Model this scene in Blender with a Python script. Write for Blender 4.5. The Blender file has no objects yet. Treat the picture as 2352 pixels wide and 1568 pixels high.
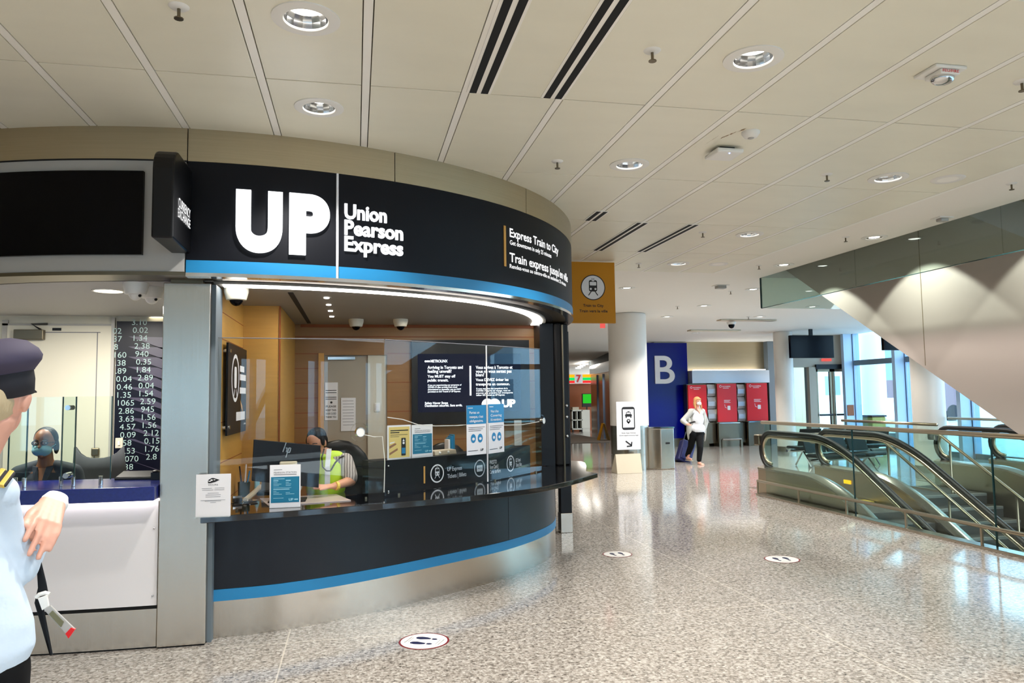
import bpy, bmesh, math, random
from math import sin, cos, pi, radians, sqrt, atan2, hypot
from mathutils import Vector, Matrix
random.seed(7)
SC = bpy.context.scene
COL = SC.collection
V = Vector

# ------------------------------------------------------------------ camera
FPX, YAW, PIT, ROL, EYE = 1707.998, 0.20809883, 0.07419401, -0.0145761, 1.66
_f = V((sin(YAW)*cos(PIT), cos(YAW)*cos(PIT), sin(PIT)))
_r = _f.cross(V((0, 0, 1))).normalized(); _u = _r.cross(_f)
CR = cos(ROL)*_r + sin(ROL)*_u; CU = -sin(ROL)*_r + cos(ROL)*_u; CF = _f
CAMP = V((0, 0, EYE))
def ray(x, y): return CR*((x-1176)/FPX) - CU*((y-784)/FPX) + CF
def onz(x, y, z): d = ray(x, y); return CAMP + d*((z-EYE)/d.z)
def ony(x, y, Y): d = ray(x, y); return CAMP + d*(Y/d.y)
def onx(x, y, X): d = ray(x, y); return CAMP + d*(X/d.x)
def onpl(x, y, p, n): d = ray(x, y); return CAMP + d*((V(p)-CAMP).dot(n)/d.dot(n))
def zat(x, y, P):
    d = ray(x, y); t = (d.x*P[0]+d.y*P[1])/(d.x**2+d.y**2); return EYE + d.z*t

# ------------------------------------------------------------------ materials
def mat(name, col, rough=.5, metal=0., spec=.5, emit=None, estr=0., noise=0., nscale=20., stretch=None, bump=0., coat=0., alpha=1., trans=0.):
    m = bpy.data.materials.new(name); m.use_nodes = True
    nt = m.node_tree; b = nt.nodes['Principled BSDF']
    b.inputs['Base Color'].default_value = (*col, 1); b.inputs['Roughness'].default_value = rough
    b.inputs['Metallic'].default_value = metal; b.inputs['Specular IOR Level'].default_value = spec
    b.inputs['Coat Weight'].default_value = coat; b.inputs['Coat Roughness'].default_value = .05
    b.inputs['Alpha'].default_value = alpha
    if emit: b.inputs['Emission Color'].default_value = (*emit, 1); b.inputs['Emission Strength'].default_value = estr
    if noise or bump:
        tc = nt.nodes.new('ShaderNodeTexCoord'); mp = nt.nodes.new('ShaderNodeMapping'); nz = nt.nodes.new('ShaderNodeTexNoise')
        nt.links.new(tc.outputs['Object'], mp.inputs['Vector']); nt.links.new(mp.outputs['Vector'], nz.inputs['Vector'])
        if stretch: mp.inputs['Scale'].default_value = stretch
        nz.inputs['Scale'].default_value = nscale; nz.inputs['Detail'].default_value = 4
        if noise:
            mx = nt.nodes.new('ShaderNodeMix'); mx.data_type = 'RGBA'
            mx.inputs['A'].default_value = (*[c*(1-noise) for c in col], 1)
            mx.inputs['B'].default_value = (*[min(1, c*(1+noise)) for c in col], 1)
            nt.links.new(nz.outputs['Fac'], mx.inputs['Factor']); nt.links.new(mx.outputs['Result'], b.inputs['Base Color'])
        if bump:
            bp = nt.nodes.new('ShaderNodeBump'); bp.inputs['Strength'].default_value = bump; bp.inputs['Distance'].default_value = .01
            nt.links.new(nz.outputs['Fac'], bp.inputs['Height']); nt.links.new(bp.outputs['Normal'], b.inputs['Normal'])
    return m
def glass(name, tint, refl=1., rough=0.0):
    m = bpy.data.materials.new(name); m.use_nodes = True; nt = m.node_tree; nt.nodes.clear()
    o = nt.nodes.new('ShaderNodeOutputMaterial'); mx = nt.nodes.new('ShaderNodeMixShader')
    t = nt.nodes.new('ShaderNodeBsdfTransparent'); g = nt.nodes.new('ShaderNodeBsdfGlossy'); f = nt.nodes.new('ShaderNodeLayerWeight')
    p = nt.nodes.new('ShaderNodeMath'); p.operation = 'POWER'; p.inputs[1].default_value = 5
    k = nt.nodes.new('ShaderNodeMath'); k.operation = 'MULTIPLY_ADD'; k.inputs[1].default_value = .92; k.inputs[2].default_value = .045*refl
    f.inputs['Blend'].default_value = .5
    t.inputs['Color'].default_value = (*tint, 1); g.inputs['Roughness'].default_value = rough
    g.inputs['Color'].default_value = (.95, 1, 1, 1)
    nt.links.new(f.outputs['Facing'], p.inputs[0]); nt.links.new(p.outputs[0], k.inputs[0]); nt.links.new(k.outputs[0], mx.inputs[0])
    nt.links.new(t.outputs[0], mx.inputs[1]); nt.links.new(g.outputs[0], mx.inputs[2])
    nt.links.new(mx.outputs[0], o.inputs[0]); return m
def emis(name, col, s):
    m = bpy.data.materials.new(name); m.use_nodes = True; nt = m.node_tree; nt.nodes.clear()
    o = nt.nodes.new('ShaderNodeOutputMaterial'); e = nt.nodes.new('ShaderNodeEmission')
    e.inputs[0].default_value = (*col, 1); e.inputs[1].default_value = s; nt.links.new(e.outputs[0], o.inputs[0]); return m
def S(r, g, b):  # sRGB 0-255 to linear
    f = lambda c: (c/255/12.92 if c <= 10 else ((c/255+.055)/1.055)**2.4)
    return (f(r), f(g), f(b))

M = {}
M['ceil'] = mat('ceiling_metal_panel', S(240, 236, 217), .38, noise=.05, nscale=1.4, stretch=(1, 3, 1))
M['tee'] = mat('ceiling_tee', S(252, 249, 241), .4)
M['joint'] = mat('ceiling_joint', S(124, 110, 88), .8)
M['drywall'] = mat('drywall', S(248, 243, 234), .7)
M['white'] = mat('white_paint', S(238, 236, 230), .45)
M['cream'] = mat('cream_wall', S(216, 212, 196), .6)
M['colwhite'] = mat('column_paint', S(236, 230, 220), .35)
M['steel'] = mat('brushed_steel', S(200, 190, 176), .24, 1., noise=.10, nscale=3, stretch=(60, 60, .6), bump=.02)
M['steelh'] = mat('brushed_steel_band', S(186, 170, 140), .42, 1., noise=.08, nscale=2.5, stretch=(.8, .8, 40), bump=.02)
M['steeld'] = mat('dark_steel', S(120, 110, 92), .35, 1.)
M['silver'] = mat('silver_quilt', S(206, 210, 214), .38, .6)
M['chrome'] = mat('chrome', S(215, 215, 215), .12, 1.)
M['rail'] = mat('rail_bronze_steel', S(190, 174, 150), .3, 1.)
M['black'] = mat('black_plastic', S(9, 9, 12), .35, spec=.3)
M['blackm'] = mat('black_matte', S(10, 10, 12), .8)
M['rubber'] = mat('black_rubber', S(22, 20, 19), .45)
M['navy'] = mat('navy_sign_panel', S(9, 11, 18), .45, spec=.2, noise=.1, nscale=3)
M['charcoal'] = mat('charcoal_panel', S(22, 26, 33), .36, .25, spec=.4, coat=.05)
M['granite'] = mat('black_granite', S(18, 20, 24), .08, coat=.6, noise=.3, nscale=80)
M['skyblue'] = mat('sky_blue_stripe', S(30, 128, 182), .4)
M['bluetop'] = mat('blue_quartz', S(28, 38, 112), .2, noise=.35, nscale=60)
M['teal'] = mat('teal_print', S(18, 116, 150), .4)
M['paper'] = mat('paper_white', S(236, 235, 238), .6)
M['ink'] = mat('black_ink', S(20, 20, 24), .6)
M['greyink'] = mat('grey_ink', S(120, 120, 126), .6)
M['paleink'] = mat('pale_blue_ink', S(150, 205, 225), .6)
M['orange'] = mat('orange_bar', S(216, 160, 76), .5)
M['yellow'] = mat('yellow_sign', S(200, 134, 6), .5, spec=.3)
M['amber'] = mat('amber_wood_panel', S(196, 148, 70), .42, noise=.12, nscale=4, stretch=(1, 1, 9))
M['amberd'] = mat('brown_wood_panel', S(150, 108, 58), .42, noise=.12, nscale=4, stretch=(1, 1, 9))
M['lit'] = emis('lit_letter', (.96, .98, 1), 1.6)
M['lit2'] = emis('lit_small_white_letter', (.93, .96, 1), .95)
M['litsmall'] = emis('lit_small_letter', (1, 1, 1), .85)
M['led'] = emis('led_strip', (1, .95, .90), 9)
M['lamp'] = emis('lamp_glow', (1, .96, .88), 6)
M['lampw'] = emis('warm_lamp_glow', (1, .88, .62), 3)
M['screen'] = emis('dark_display', S(20, 25, 42), .9)
M['screentext'] = emis('display_text', (.86, .93, 1), 1.6)
M['greyfascia'] = mat('grey_fascia', S(176, 174, 170), .5)
M['blackgloss'] = mat('black_gloss_display', S(3, 3, 7), .18, spec=.12)
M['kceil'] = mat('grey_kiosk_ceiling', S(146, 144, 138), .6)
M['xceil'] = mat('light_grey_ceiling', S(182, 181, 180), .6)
M['board'] = mat('rate_board_blue', S(9, 11, 28), .35, spec=.25, noise=.4, nscale=3)
M['boardtext'] = mat('rate_board_text', S(168, 196, 196), .5)
M['bblue'] = mat('royal_blue_glass', S(2, 7, 118), .2, spec=.3)
M['red'] = mat('red_poster', S(222, 22, 28), .35)
M['darkred'] = mat('dark_red_poster', S(120, 8, 20), .35)
M['greypost'] = mat('blue_grey_pillar', S(112, 124, 132), .5)
M['clear'] = glass('clear_glass', (.975, .985, .98), .3)
M['green'] = glass('green_glass', (.86, .94, .915), 1.)
M['smoke'] = glass('smoke_curtain_glass', (.80, .87, .84), 1.2)
M['cxglass'] = glass('counter_screen_glass', (.93, .975, .955), .45)
M['window'] = glass('window_glass', (.69, .86, .97), 1.)
M['edge'] = mat('glass_edge', S(26, 60, 62), .2)
M['mullion'] = mat('mullion_blue_grey', S(140, 164, 196), .35, .2)
M['mullionw'] = mat('mullion_pale', S(186, 208, 230), .4)
M['truss'] = mat('beige_cladding', S(180, 168, 160), .5)
M['brownwall'] = mat('brown_wall', S(150, 134, 100), .6, noise=.1, nscale=2, stretch=(8, 8, 1))
M['darkvoid'] = mat('dark_concrete', S(70, 66, 60), .8)
M['step'] = mat('grey_step', S(70, 70, 68), .6)
M['nosing'] = mat('step_nosing', S(150, 150, 145), .5)
M['mat'] = mat('entrance_mat', S(104, 92, 80), .95, noise=.15, nscale=30)
M['skinl'] = mat('skin_light', S(226, 168, 146), .5, noise=.06, nscale=30)
M['skinm'] = mat('skin_medium', S(206, 148, 118), .5, noise=.06, nscale=30)
M['skind'] = mat('skin_brown', S(142, 92, 62), .5, noise=.06, nscale=30)
M['hairb'] = mat('black_hair', S(12, 11, 13), .55, spec=.3, bump=.6, nscale=60, stretch=(1, 1, .15))
M['hairbl'] = mat('blond_grey_hair', S(196, 176, 140), .5, bump=.6, nscale=60, stretch=(1, 1, .15))
M['hairr'] = mat('strawberry_blond_hair', S(204, 148, 92), .5, bump=.5, nscale=50, stretch=(1, 1, .15))
M['shirt'] = mat('pale_blue_shirt', S(206, 222, 238), .7, bump=.9, nscale=9)
M['gold'] = mat('gold_braid', S(226, 190, 84), .4)
M['cap'] = mat('navy_cap', S(62, 56, 78), .75)
M['capband'] = mat('dark_navy_band', S(16, 16, 28), .7)
M['trouser'] = mat('black_trousers', S(11, 11, 13), .85, spec=.2)
M['greyfab'] = mat('grey_cardigan', S(196, 196, 190), .85)
M['whitefab'] = mat('white_blouse', S(240, 242, 246), .8)
M['slate'] = mat('slate_uniform', S(46, 54, 66), .8)
M['mask'] = mat('teal_face_mask', S(128, 176, 180), .75)
M['maskw'] = mat('white_face_mask', S(244, 244, 244), .75)
M['hivis'] = mat('hi_vis_lime', S(186, 220, 20), .6)
M['reflect'] = mat('reflective_tape', S(214, 218, 222), .4)
M['suitcase'] = mat('navy_suitcase', S(18, 24, 84), .5)
M['blueplas'] = mat('monitor_back', S(13, 14, 22), .4, spec=.3)
M['chairf'] = mat('grey_mesh_chair', S(58, 62, 68), .8)
M['beige'] = mat('beige_plastic', S(196, 184, 160), .5)
M['brownshop'] = mat('rust_brown_panel', S(140, 72, 24), .6)
M['road'] = mat('pale_road', S(196, 200, 200), .9)
M['bldg'] = mat('pale_building', S(226, 232, 236), .8)
M['bldgwin'] = mat('building_window', S(120, 140, 150), .3)
M['carpaint'] = mat('silver_car', S(220, 230, 236), .25, .2)
M['carglass'] = mat('car_glass', S(60, 76, 86), .1)
M['maroon'] = mat('maroon_panel', S(126, 104, 108), .6)
M['truckblue'] = mat('truck_blue', S(128, 156, 184), .5)
M['olive'] = mat('yellow_olive_bin', S(134, 126, 40), .5)
M['exitred'] = emis('red_exit_glow', (1, .14, .12), .55)
M['pale'] = mat('pale_grey_cabinet', S(206, 204, 192), .5)
M['wgreen'] = emis('lit_green_poster', S(40, 170, 40), .9)
M['gold2'] = mat('yellow_poster', S(226, 200, 120), .5)
M['stain'] = mat('brown_ceiling_stain', S(134, 98, 56), .8)
M['wood'] = mat('brown_wood_hand', S(150, 106, 76), .6)
# striped shirt
m = mat('striped_shirt', S(150, 142, 138), .8); nt = m.node_tree
w = nt.nodes.new('ShaderNodeTexWave'); w.inputs['Scale'].default_value = 14; w.inputs['Distortion'].default_value = 1.5
tc = nt.nodes.new('ShaderNodeTexCoord'); rp = nt.nodes.new('ShaderNodeValToRGB')
rp.color_ramp.elements[0].color = (*S(112, 104, 102), 1); rp.color_ramp.elements[1].color = (*S(196, 188, 182), 1)
nt.links.new(tc.outputs['Object'], w.inputs['Vector']); nt.links.new(w.outputs['Fac'], rp.inputs[0]); nt.links.new(rp.outputs[0], nt.nodes['Principled BSDF'].inputs['Base Color'])
M['striped'] = m
# terrazzo floor
m = mat('terrazzo_floor', (.4, .4, .4), .095, spec=.6); nt = m.node_tree; b = nt.nodes['Principled BSDF']
tc = nt.nodes.new('ShaderNodeTexCoord')
def rampn(stops):
    r = nt.nodes.new('ShaderNodeValToRGB'); e = r.color_ramp.elements
    while len(e) < len(stops): e.new(.5)
    for i, (p, c) in enumerate(stops): e[i].position = p; e[i].color = (*c, 1)
    return r
v1 = nt.nodes.new('ShaderNodeTexVoronoi'); v1.inputs['Scale'].default_value = 62
nz = nt.nodes.new('ShaderNodeTexNoise'); nz.inputs['Scale'].default_value = 34; nz.inputs['Detail'].default_value = 5; nz.inputs['Roughness'].default_value = .7
sp = nt.nodes.new('ShaderNodeSeparateColor')
nt.links.new(tc.outputs['Object'], v1.inputs['Vector']); nt.links.new(tc.outputs['Object'], nz.inputs['Vector'])
nt.links.new(v1.outputs['Color'], sp.inputs[0])
r1 = rampn([(0, S(50, 45, 41)), (.2, S(108, 101, 93)), (.45, S(158, 150, 141)), (.8, S(196, 190, 181)), (1, S(226, 221, 214))])
r2 = rampn([(.35, S(56, 50, 46)), (.48, S(160, 152, 142)), (.66, S(210, 204, 196))])
nt.links.new(sp.outputs[0], r1.inputs[0]); nt.links.new(nz.outputs['Fac'], r2.inputs[0])
mx = nt.nodes.new('ShaderNodeMix'); mx.data_type = 'RGBA'; mx.inputs['Factor'].default_value = .55
nt.links.new(r1.outputs[0], mx.inputs['A']); nt.links.new(r2.outputs[0], mx.inputs['B'])
sx = nt.nodes.new('ShaderNodeSeparateXYZ'); nt.links.new(tc.outputs['Object'], sx.inputs[0])
def line(sock, off, period):
    a = nt.nodes.new('ShaderNodeMath'); a.operation = 'ADD'; a.inputs[1].default_value = off
    p = nt.nodes.new('ShaderNodeMath'); p.operation = 'PINGPONG'; p.inputs[1].default_value = period/2
    l = nt.nodes.new('ShaderNodeMath'); l.operation = 'LESS_THAN'; l.inputs[1].default_value = .005
    nt.links.new(sock, a.inputs[0]); nt.links.new(a.outputs[0], p.inputs[0]); nt.links.new(p.outputs[0], l.inputs[0]); return l.outputs[0]
mxx = nt.nodes.new('ShaderNodeMath'); mxx.operation = 'MAXIMUM'
nt.links.new(line(sx.outputs[0], .46, 3.6), mxx.inputs[0]); nt.links.new(line(sx.outputs[1], -9.05, 3.6), mxx.inputs[1])
m2 = nt.nodes.new('ShaderNodeMix'); m2.data_type = 'RGBA'; m2.inputs['B'].default_value = (*S(226, 216, 200), 1)
sc = nt.nodes.new('ShaderNodeMath'); sc.operation = 'MULTIPLY'; sc.inputs[1].default_value = .6
nt.links.new(mxx.outputs[0], sc.inputs[0]); nt.links.new(sc.outputs[0], m2.inputs['Factor'])
nt.links.new(mx.outputs['Result'], m2.inputs['A']); nt.links.new(m2.outputs['Result'], b.inputs['Base Color'])
M['floor'] = m

# ------------------------------------------------------------------ mesh building
class MB:
    def __init__(s): s.v = []; s.f = []
    def add(s, vs, fs):
        n = len(s.v); s.v += [tuple(p) for p in vs]; s.f += [tuple(i+n for i in f) for f in fs]; return s
    def box(s, a, b, rz=0, piv=None):
        (x0, y0, z0), (x1, y1, z1) = a, b
        vs = [V((x, y, z)) for z in (z0, z1) for y in (y0, y1) for x in (x0, x1)]
        if rz:
            p = V(piv) if piv else V(((x0+x1)/2, (y0+y1)/2, 0)); R = Matrix.Rotation(rz, 3, 'Z')
            vs = [R @ (v-p) + p for v in vs]
        return s.add(vs, [(0, 2, 3, 1), (4, 5, 7, 6), (0, 1, 5, 4), (2, 6, 7, 3), (0, 4, 6, 2), (1, 3, 7, 5)])
    def slab(s, o, r, u, n, w, h, t):  # rectangular plate: o lower-left-front, front faces -n
        o, r, u, n = V(o), V(r), V(u), V(n)
        vs = [o+r*a*w+u*b*h+n*c*t for c in (0, 1) for b in (0, 1) for a in (0, 1)]
        return s.add(vs, [(0, 1, 3, 2), (4, 6, 7, 5), (0, 4, 5, 1), (2, 3, 7, 6), (0, 2, 6, 4), (1, 5, 7, 3)])
    def prism(s, poly, d):  # poly: list of 3D points, extruded by vector d
        n = len(poly); d = V(d); vs = [V(p) for p in poly]+[V(p)+d for p in poly]
        fs = [tuple(range(n-1, -1, -1)), tuple(range(n, 2*n))]+[(i, (i+1) % n, n+(i+1) % n, n+i) for i in range(n)]
        return s.add(vs, fs)
    def tube(s, path, r, seg=8, cap=True):
        path = [V(p) for p in path]; rs = r if isinstance(r, (list, tuple)) else [r]*len(path)
        vs = []; fs = []; up = None
        for i, p in enumerate(path):
            t = (path[min(i+1, len(path)-1)]-path[max(i-1, 0)]).normalized()
            if up is None: up = V((0, 0, 1)) if abs(t.z) < .9 else V((1, 0, 0))
            a = t.cross(up).normalized(); up = a.cross(t)
            vs += [p+(a*cos(2*pi*k/seg)+up*sin(2*pi*k/seg))*rs[i] for k in range(seg)]
        for i in range(len(path)-1):
            for k in range(seg):
                fs.append((i*seg+k, i*seg+(k+1) % seg, (i+1)*seg+(k+1) % seg, (i+1)*seg+k))
        if cap:
            fs.append(tuple(range(seg-1, -1, -1))); fs.append(tuple((len(path)-1)*seg+k for k in range(seg)))
        return s.add(vs, fs)
    def sweep(s, path, prof, up=V((0, 0, 1)), closed=False):  # prof: list of (side, up) offsets closed polygon
        path = [V(p) for p in path]; n = len(prof); vs = []; fs = []
        for i, p in enumerate(path):
            t = (path[min(i+1, len(path)-1)]-path[max(i-1, 0)]).normalized()
            a = t.cross(up).normalized(); w = a.cross(t)
            vs += [p+a*q[0]+w*q[1] for q in prof]
        for i in range(len(path)-1):
            for k in range(n): fs.append((i*n+k, i*n+(k+1) % n, (i+1)*n+(k+1) % n, (i+1)*n+k))
        fs.append(tuple(range(n-1, -1, -1))); fs.append(tuple((len(path)-1)*n+k for k in range(n)))
        return s.add(vs, fs)
    def loft(s, rings, seg=28):  # rings: (centre, rx, ry), joined as one closed skin
        vs = []; fs = []; n = len(rings)
        for (c, rx, ry) in rings: vs += [V(c)+V((rx*cos(2*pi*k/seg), ry*sin(2*pi*k/seg), 0)) for k in range(seg)]
        for i in range(n-1):
            for k in range(seg): fs.append((i*seg+k, i*seg+(k+1) % seg, (i+1)*seg+(k+1) % seg, (i+1)*seg+k))
        fs += [tuple(range(seg)), tuple((n-1)*seg+k for k in range(seg))]
        return s.add(vs, fs)
    def lathe(s, prof, c=(0, 0, 0), seg=24, axis='Z', a0=0, a1=2*pi, cap=True):
        if len(prof) > 3 and hypot(prof[0][0]-prof[-1][0], prof[0][1]-prof[-1][1]) < .3*prof[0][0] and prof[0][0] > .03: prof = list(prof)+[prof[0]]; cap = False
        c = V(c); vs = []; fs = []; full = abs(a1-a0-2*pi) < 1e-6; m = seg if full else seg+1
        for (r, h) in prof:
            for k in range(m):
                a = a0+(a1-a0)*k/seg; q = (r*cos(a), r*sin(a), h)
                vs.append(c+(V(q) if axis == 'Z' else V((q[0], q[2], q[1])) if axis == 'Y' else V((q[2], q[0], q[1]))))
        for i in range(len(prof)-1):
            for k in range(seg):
                k2 = (k+1) % m; fs.append((i*m+k, i*m+k2, (i+1)*m+k2, (i+1)*m+k))
        if cap and full and prof[0][0] > 1e-5: fs.append(tuple(range(m-1, -1, -1)))
        if cap and full and prof[-1][0] > 1e-5: fs.append(tuple((len(prof)-1)*m+k for k in range(m)))
        return s.add(vs, fs)
    def ell(s, c, r, rot=None, seg=16, rings=10):
        c = V(c); r = (r, r, r) if not isinstance(r, (tuple, list)) else r
        vs = []; fs = []; R = rot or Matrix.Identity(3)
        for i in range(rings+1):
            t = pi*i/rings
            for k in range(seg):
                a = 2*pi*k/seg; vs.append(c+R @ V((r[0]*sin(t)*cos(a), r[1]*sin(t)*sin(a), r[2]*cos(t))))
        for i in range(rings):
            for k in range(seg): fs.append((i*seg+k, (i+1)*seg+k, (i+1)*seg+(k+1) % seg, i*seg+(k+1) % seg))
        return s.add(vs, fs)
    def cap(s, p0, r0, p1, r1, seg=14):  # tapered capsule
        p0, p1 = V(p0), V(p1); t = (p1-p0); L = t.length; t = t.normalized() if L > 1e-6 else V((0, 0, 1))
        a = t.cross(V((0, 0, 1)) if abs(t.z) < .9 else V((1, 0, 0))).normalized(); b = t.cross(a)
        prof = [(r0*sin(q), -r0*cos(q)) for q in (0.05, .4, .8, 1.2, pi/2)]+[(r1*sin(q), L+r1*-cos(q)) for q in (pi/2, 1.94, 2.34, 2.74, pi-.05)]
        vs = []; fs = []
        for (r, h) in prof: vs += [p0+t*h+(a*cos(2*pi*k/seg)+b*sin(2*pi*k/seg))*r for k in range(seg)]
        for i in range(len(prof)-1):
            for k in range(seg): fs.append((i*seg+k, i*seg+(k+1) % seg, (i+1)*seg+(k+1) % seg, (i+1)*seg+k))
        fs.append(tuple(range(seg-1, -1, -1))); fs.append(tuple((len(prof)-1)*seg+k for k in range(seg)))
        return s.add(vs, fs)
    def chain(s, pts):  # [(p, r), ...] of capsules
        for (p, r), (q, r2) in zip(pts, pts[1:]): s.cap(p, r, q, r2)
        return s
    def disc(s, c, r, seg=28, n=V((0, 0, 1)), h=0.):
        c = V(c); n = V(n).normalized(); a = n.cross(V((0, 0, 1)) if abs(n.z) < .9 else V((1, 0, 0))).normalized(); b = n.cross(a)
        rx, ry = r if isinstance(r, (tuple, list)) else (r, r)
        poly = [c+a*rx*cos(2*pi*k/seg)+b*ry*sin(2*pi*k/seg) for k in range(seg)]
        if h: return s.prism(poly, n*h)
        return s.add(poly, [tuple(range(seg))])

def tag(o, label=None, cat=None, group=None, kind=None):
    if label: o['label'] = label
    if cat: o['category'] = cat
    if group: o['group'] = group
    if kind: o['kind'] = kind
    return o
def thing(name, label, cat, loc=(0, 0, 0), rz=0, group=None):
    o = bpy.data.objects.new(name, None); COL.objects.link(o); o.empty_display_size = .1
    o.location = loc; o.rotation_euler = (0, 0, rz); tag(o, label, cat, group); return o
def rootinv(p):
    if p.type != 'EMPTY': return None
    return (Matrix.Translation(p.location) @ p.rotation_euler.to_matrix().to_4x4()).inverted()
def obj(name, mb, m, parent=None, bevel=0, smooth=False, sub=0, label=None, cat=None, group=None, kind=None, auto=None):
    me = bpy.data.meshes.new(name); me.from_pydata(mb.v, [], mb.f); me.update()
    bm = bmesh.new(); bm.from_mesh(me); bmesh.ops.recalc_face_normals(bm, faces=bm.faces); bm.to_mesh(me); bm.free()
    o = bpy.data.objects.new(name, me); COL.objects.link(o)
    me.materials.append(M[m] if isinstance(m, str) else m)
    if smooth: me.shade_smooth()
    if auto: me.shade_smooth(); me.set_sharp_from_angle(angle=radians(auto))
    if bevel:
        b = o.modifiers.new('bevel', 'BEVEL'); b.width = bevel; b.segments = 2; b.limit_method = 'ANGLE'; b.angle_limit = radians(50)
    if sub:
        b = o.modifiers.new('sub', 'SUBSURF'); b.levels = sub; b.render_levels = sub
    if parent:
        o.parent = parent; iv = rootinv(parent)
        if iv: o.matrix_parent_inverse = iv
    return tag(o, label, cat, group, kind)
def struct(name, mb, m, **k): return obj(name, mb, m, kind='structure', **k)
def blob(name, mb, m, parent=None, vox=.012, it=3, **k):  # union of overlapping closed shapes as one continuous skin
    o = obj(name, mb, m, parent, **k)
    r = o.modifiers.new('remesh', 'REMESH'); r.mode = 'VOXEL'; r.voxel_size = vox
    s = o.modifiers.new('smooth', 'SMOOTH'); s.factor = .5; s.iterations = it
    bpy.context.view_layer.update()
    dg = bpy.context.evaluated_depsgraph_get(); me = bpy.data.meshes.new_from_object(o.evaluated_get(dg), depsgraph=dg)
    o.modifiers.clear(); old = o.data; o.data = me; bpy.data.meshes.remove(old)
    if not me.materials: me.materials.append(M[m])
    me.shade_smooth(); return o
def clone(root, loc, rz=0, label=None, group=None):
    r = root.copy(); COL.objects.link(r); r.location = loc; r.rotation_euler = (0, 0, rz)
    if label: r['label'] = label
    if group: r['group'] = group
    for ch in list(root.children):
        c = ch.copy(); COL.objects.link(c); c.parent = r
        for g in ch.children:
            d = g.copy(); COL.objects.link(d); d.parent = c
    return r
# ------------------------------------------------------------------ lettering
_tc = {}
def glyphs(body, bold=0., ext=0.):
    k = (body, bold, ext)
    if k in _tc: return _tc[k]
    cu = bpy.data.curves.new('lettering', 'FONT'); cu.body = body; cu.size = 1; cu.offset = bold; cu.extrude = ext; cu.resolution_u = 12 if len(body) == 1 else 3
    o = bpy.data.objects.new('lettering', cu); COL.objects.link(o); bpy.context.view_layer.update()
    dg = bpy.context.evaluated_depsgraph_get(); me = bpy.data.meshes.new_from_object(o.evaluated_get(dg), depsgraph=dg)
    vs = [tuple(v.co) for v in me.vertices]; fs = [tuple(p.vertices) for p in me.polygons]
    bpy.data.objects.remove(o); bpy.data.meshes.remove(me); bpy.data.curves.remove(cu)
    _tc[k] = (vs, fs); return _tc[k]
_hv = [v[1] for v in glyphs('H')[0]]; CAPH = max(_hv)
def lettering(mb, body, fn, width=None, cap=.05, bold=0., ext=0., align='L', cx=1.):
    """fn(u, v, w) places a point; cap = capital height; width fits the line to a length"""
    vs, fs = glyphs(body, bold, ext)
    x0 = min(v[0] for v in vs); x1 = max(v[0] for v in vs); sy = cap/CAPH
    sx = width/(x1-x0) if width else sy*cx
    off = {'L': 0, 'C': -(x1-x0)*sx/2, 'R': -(x1-x0)*sx}[align]
    mb.add([fn((v[0]-x0)*sx+off, v[1]*sy, v[2]) for v in vs], fs); return mb
def plane_fn(o, r, u, n=None, eps=0.):
    o, r, u = V(o), V(r), V(u); n = V(n) if n is not None else r.cross(u)
    return lambda a, b, w=0.: o+r*a+u*b+n*(eps+w)
def rect(mb, fn, x, y, w, h): return mb.add([fn(x, y), fn(x+w, y), fn(x+w, y+h), fn(x, y+h)], [(0, 1, 2, 3)])
def rrect(mb, fn, x, y, w, h, r, seg=6):
    p = []
    for (cx, cy, a) in ((x+w-r, y+h-r, 0), (x+r, y+h-r, pi/2), (x+r, y+r, pi), (x+w-r, y+r, 1.5*pi)):
        p += [fn(cx+r*cos(a+pi/2*k/seg), cy+r*sin(a+pi/2*k/seg)) for k in range(seg+1)]
    return mb.add(p, [tuple(range(len(p)))])
def circ(mb, fn, x, y, r, seg=32, ry=None): 
    return mb.add([fn(x+r*cos(2*pi*k/seg), y+(ry or r)*sin(2*pi*k/seg)) for k in range(seg)], [tuple(range(seg))])
def ring(mb, fn, x, y, r, t, seg=36):
    vs = [fn(x+q*cos(2*pi*k/seg), y+q*sin(2*pi*k/seg)) for q in (r, r-t) for k in range(seg)]
    return mb.add(vs, [(k, (k+1) % seg, seg+(k+1) % seg, seg+k) for k in range(seg)])
def poly(mb, fn, pts): return mb.add([fn(*p) for p in pts], [tuple(range(len(pts)))])
def bar(mb, fn, a, b, t):
    d = V((b[0]-a[0], b[1]-a[1])).normalized(); q = V((-d.y, d.x))*t/2
    return poly(mb, fn, [(a[0]+q.x, a[1]+q.y), (b[0]+q.x, b[1]+q.y), (b[0]-q.x, b[1]-q.y), (a[0]-q.x, a[1]-q.y)])
def train_icon(mb, hol, fn0, fn1, cx, cy, s):
    """front of a train, height about 1.3 s; mb takes the dark shapes, hol the light ones laid over"""
    rrect(mb, fn0, cx-.32*s, cy-.35*s, .64*s, .85*s, .14*s)
    bar(mb, fn0, (cx-.14*s, cy-.33*s), (cx-.36*s, cy-.64*s), .07*s); bar(mb, fn0, (cx+.14*s, cy-.33*s), (cx+.36*s, cy-.64*s), .07*s)
    rect(mb, fn0, cx-.09*s, cy+.55*s, .05*s, .08*s); rect(mb, fn0, cx+.04*s, cy+.55*s, .05*s, .08*s)
    rrect(hol, fn1, cx-.25*s, cy+.1*s, .5*s, .27*s, .05*s); rrect(hol, fn1, cx-.1*s, cy+.42*s, .2*s, .06*s, .02*s)
    circ(hol, fn1, cx-.18*s, cy-.16*s, .08*s, 14); circ(hol, fn1, cx+.18*s, cy-.16*s, .08*s, 14)

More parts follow.
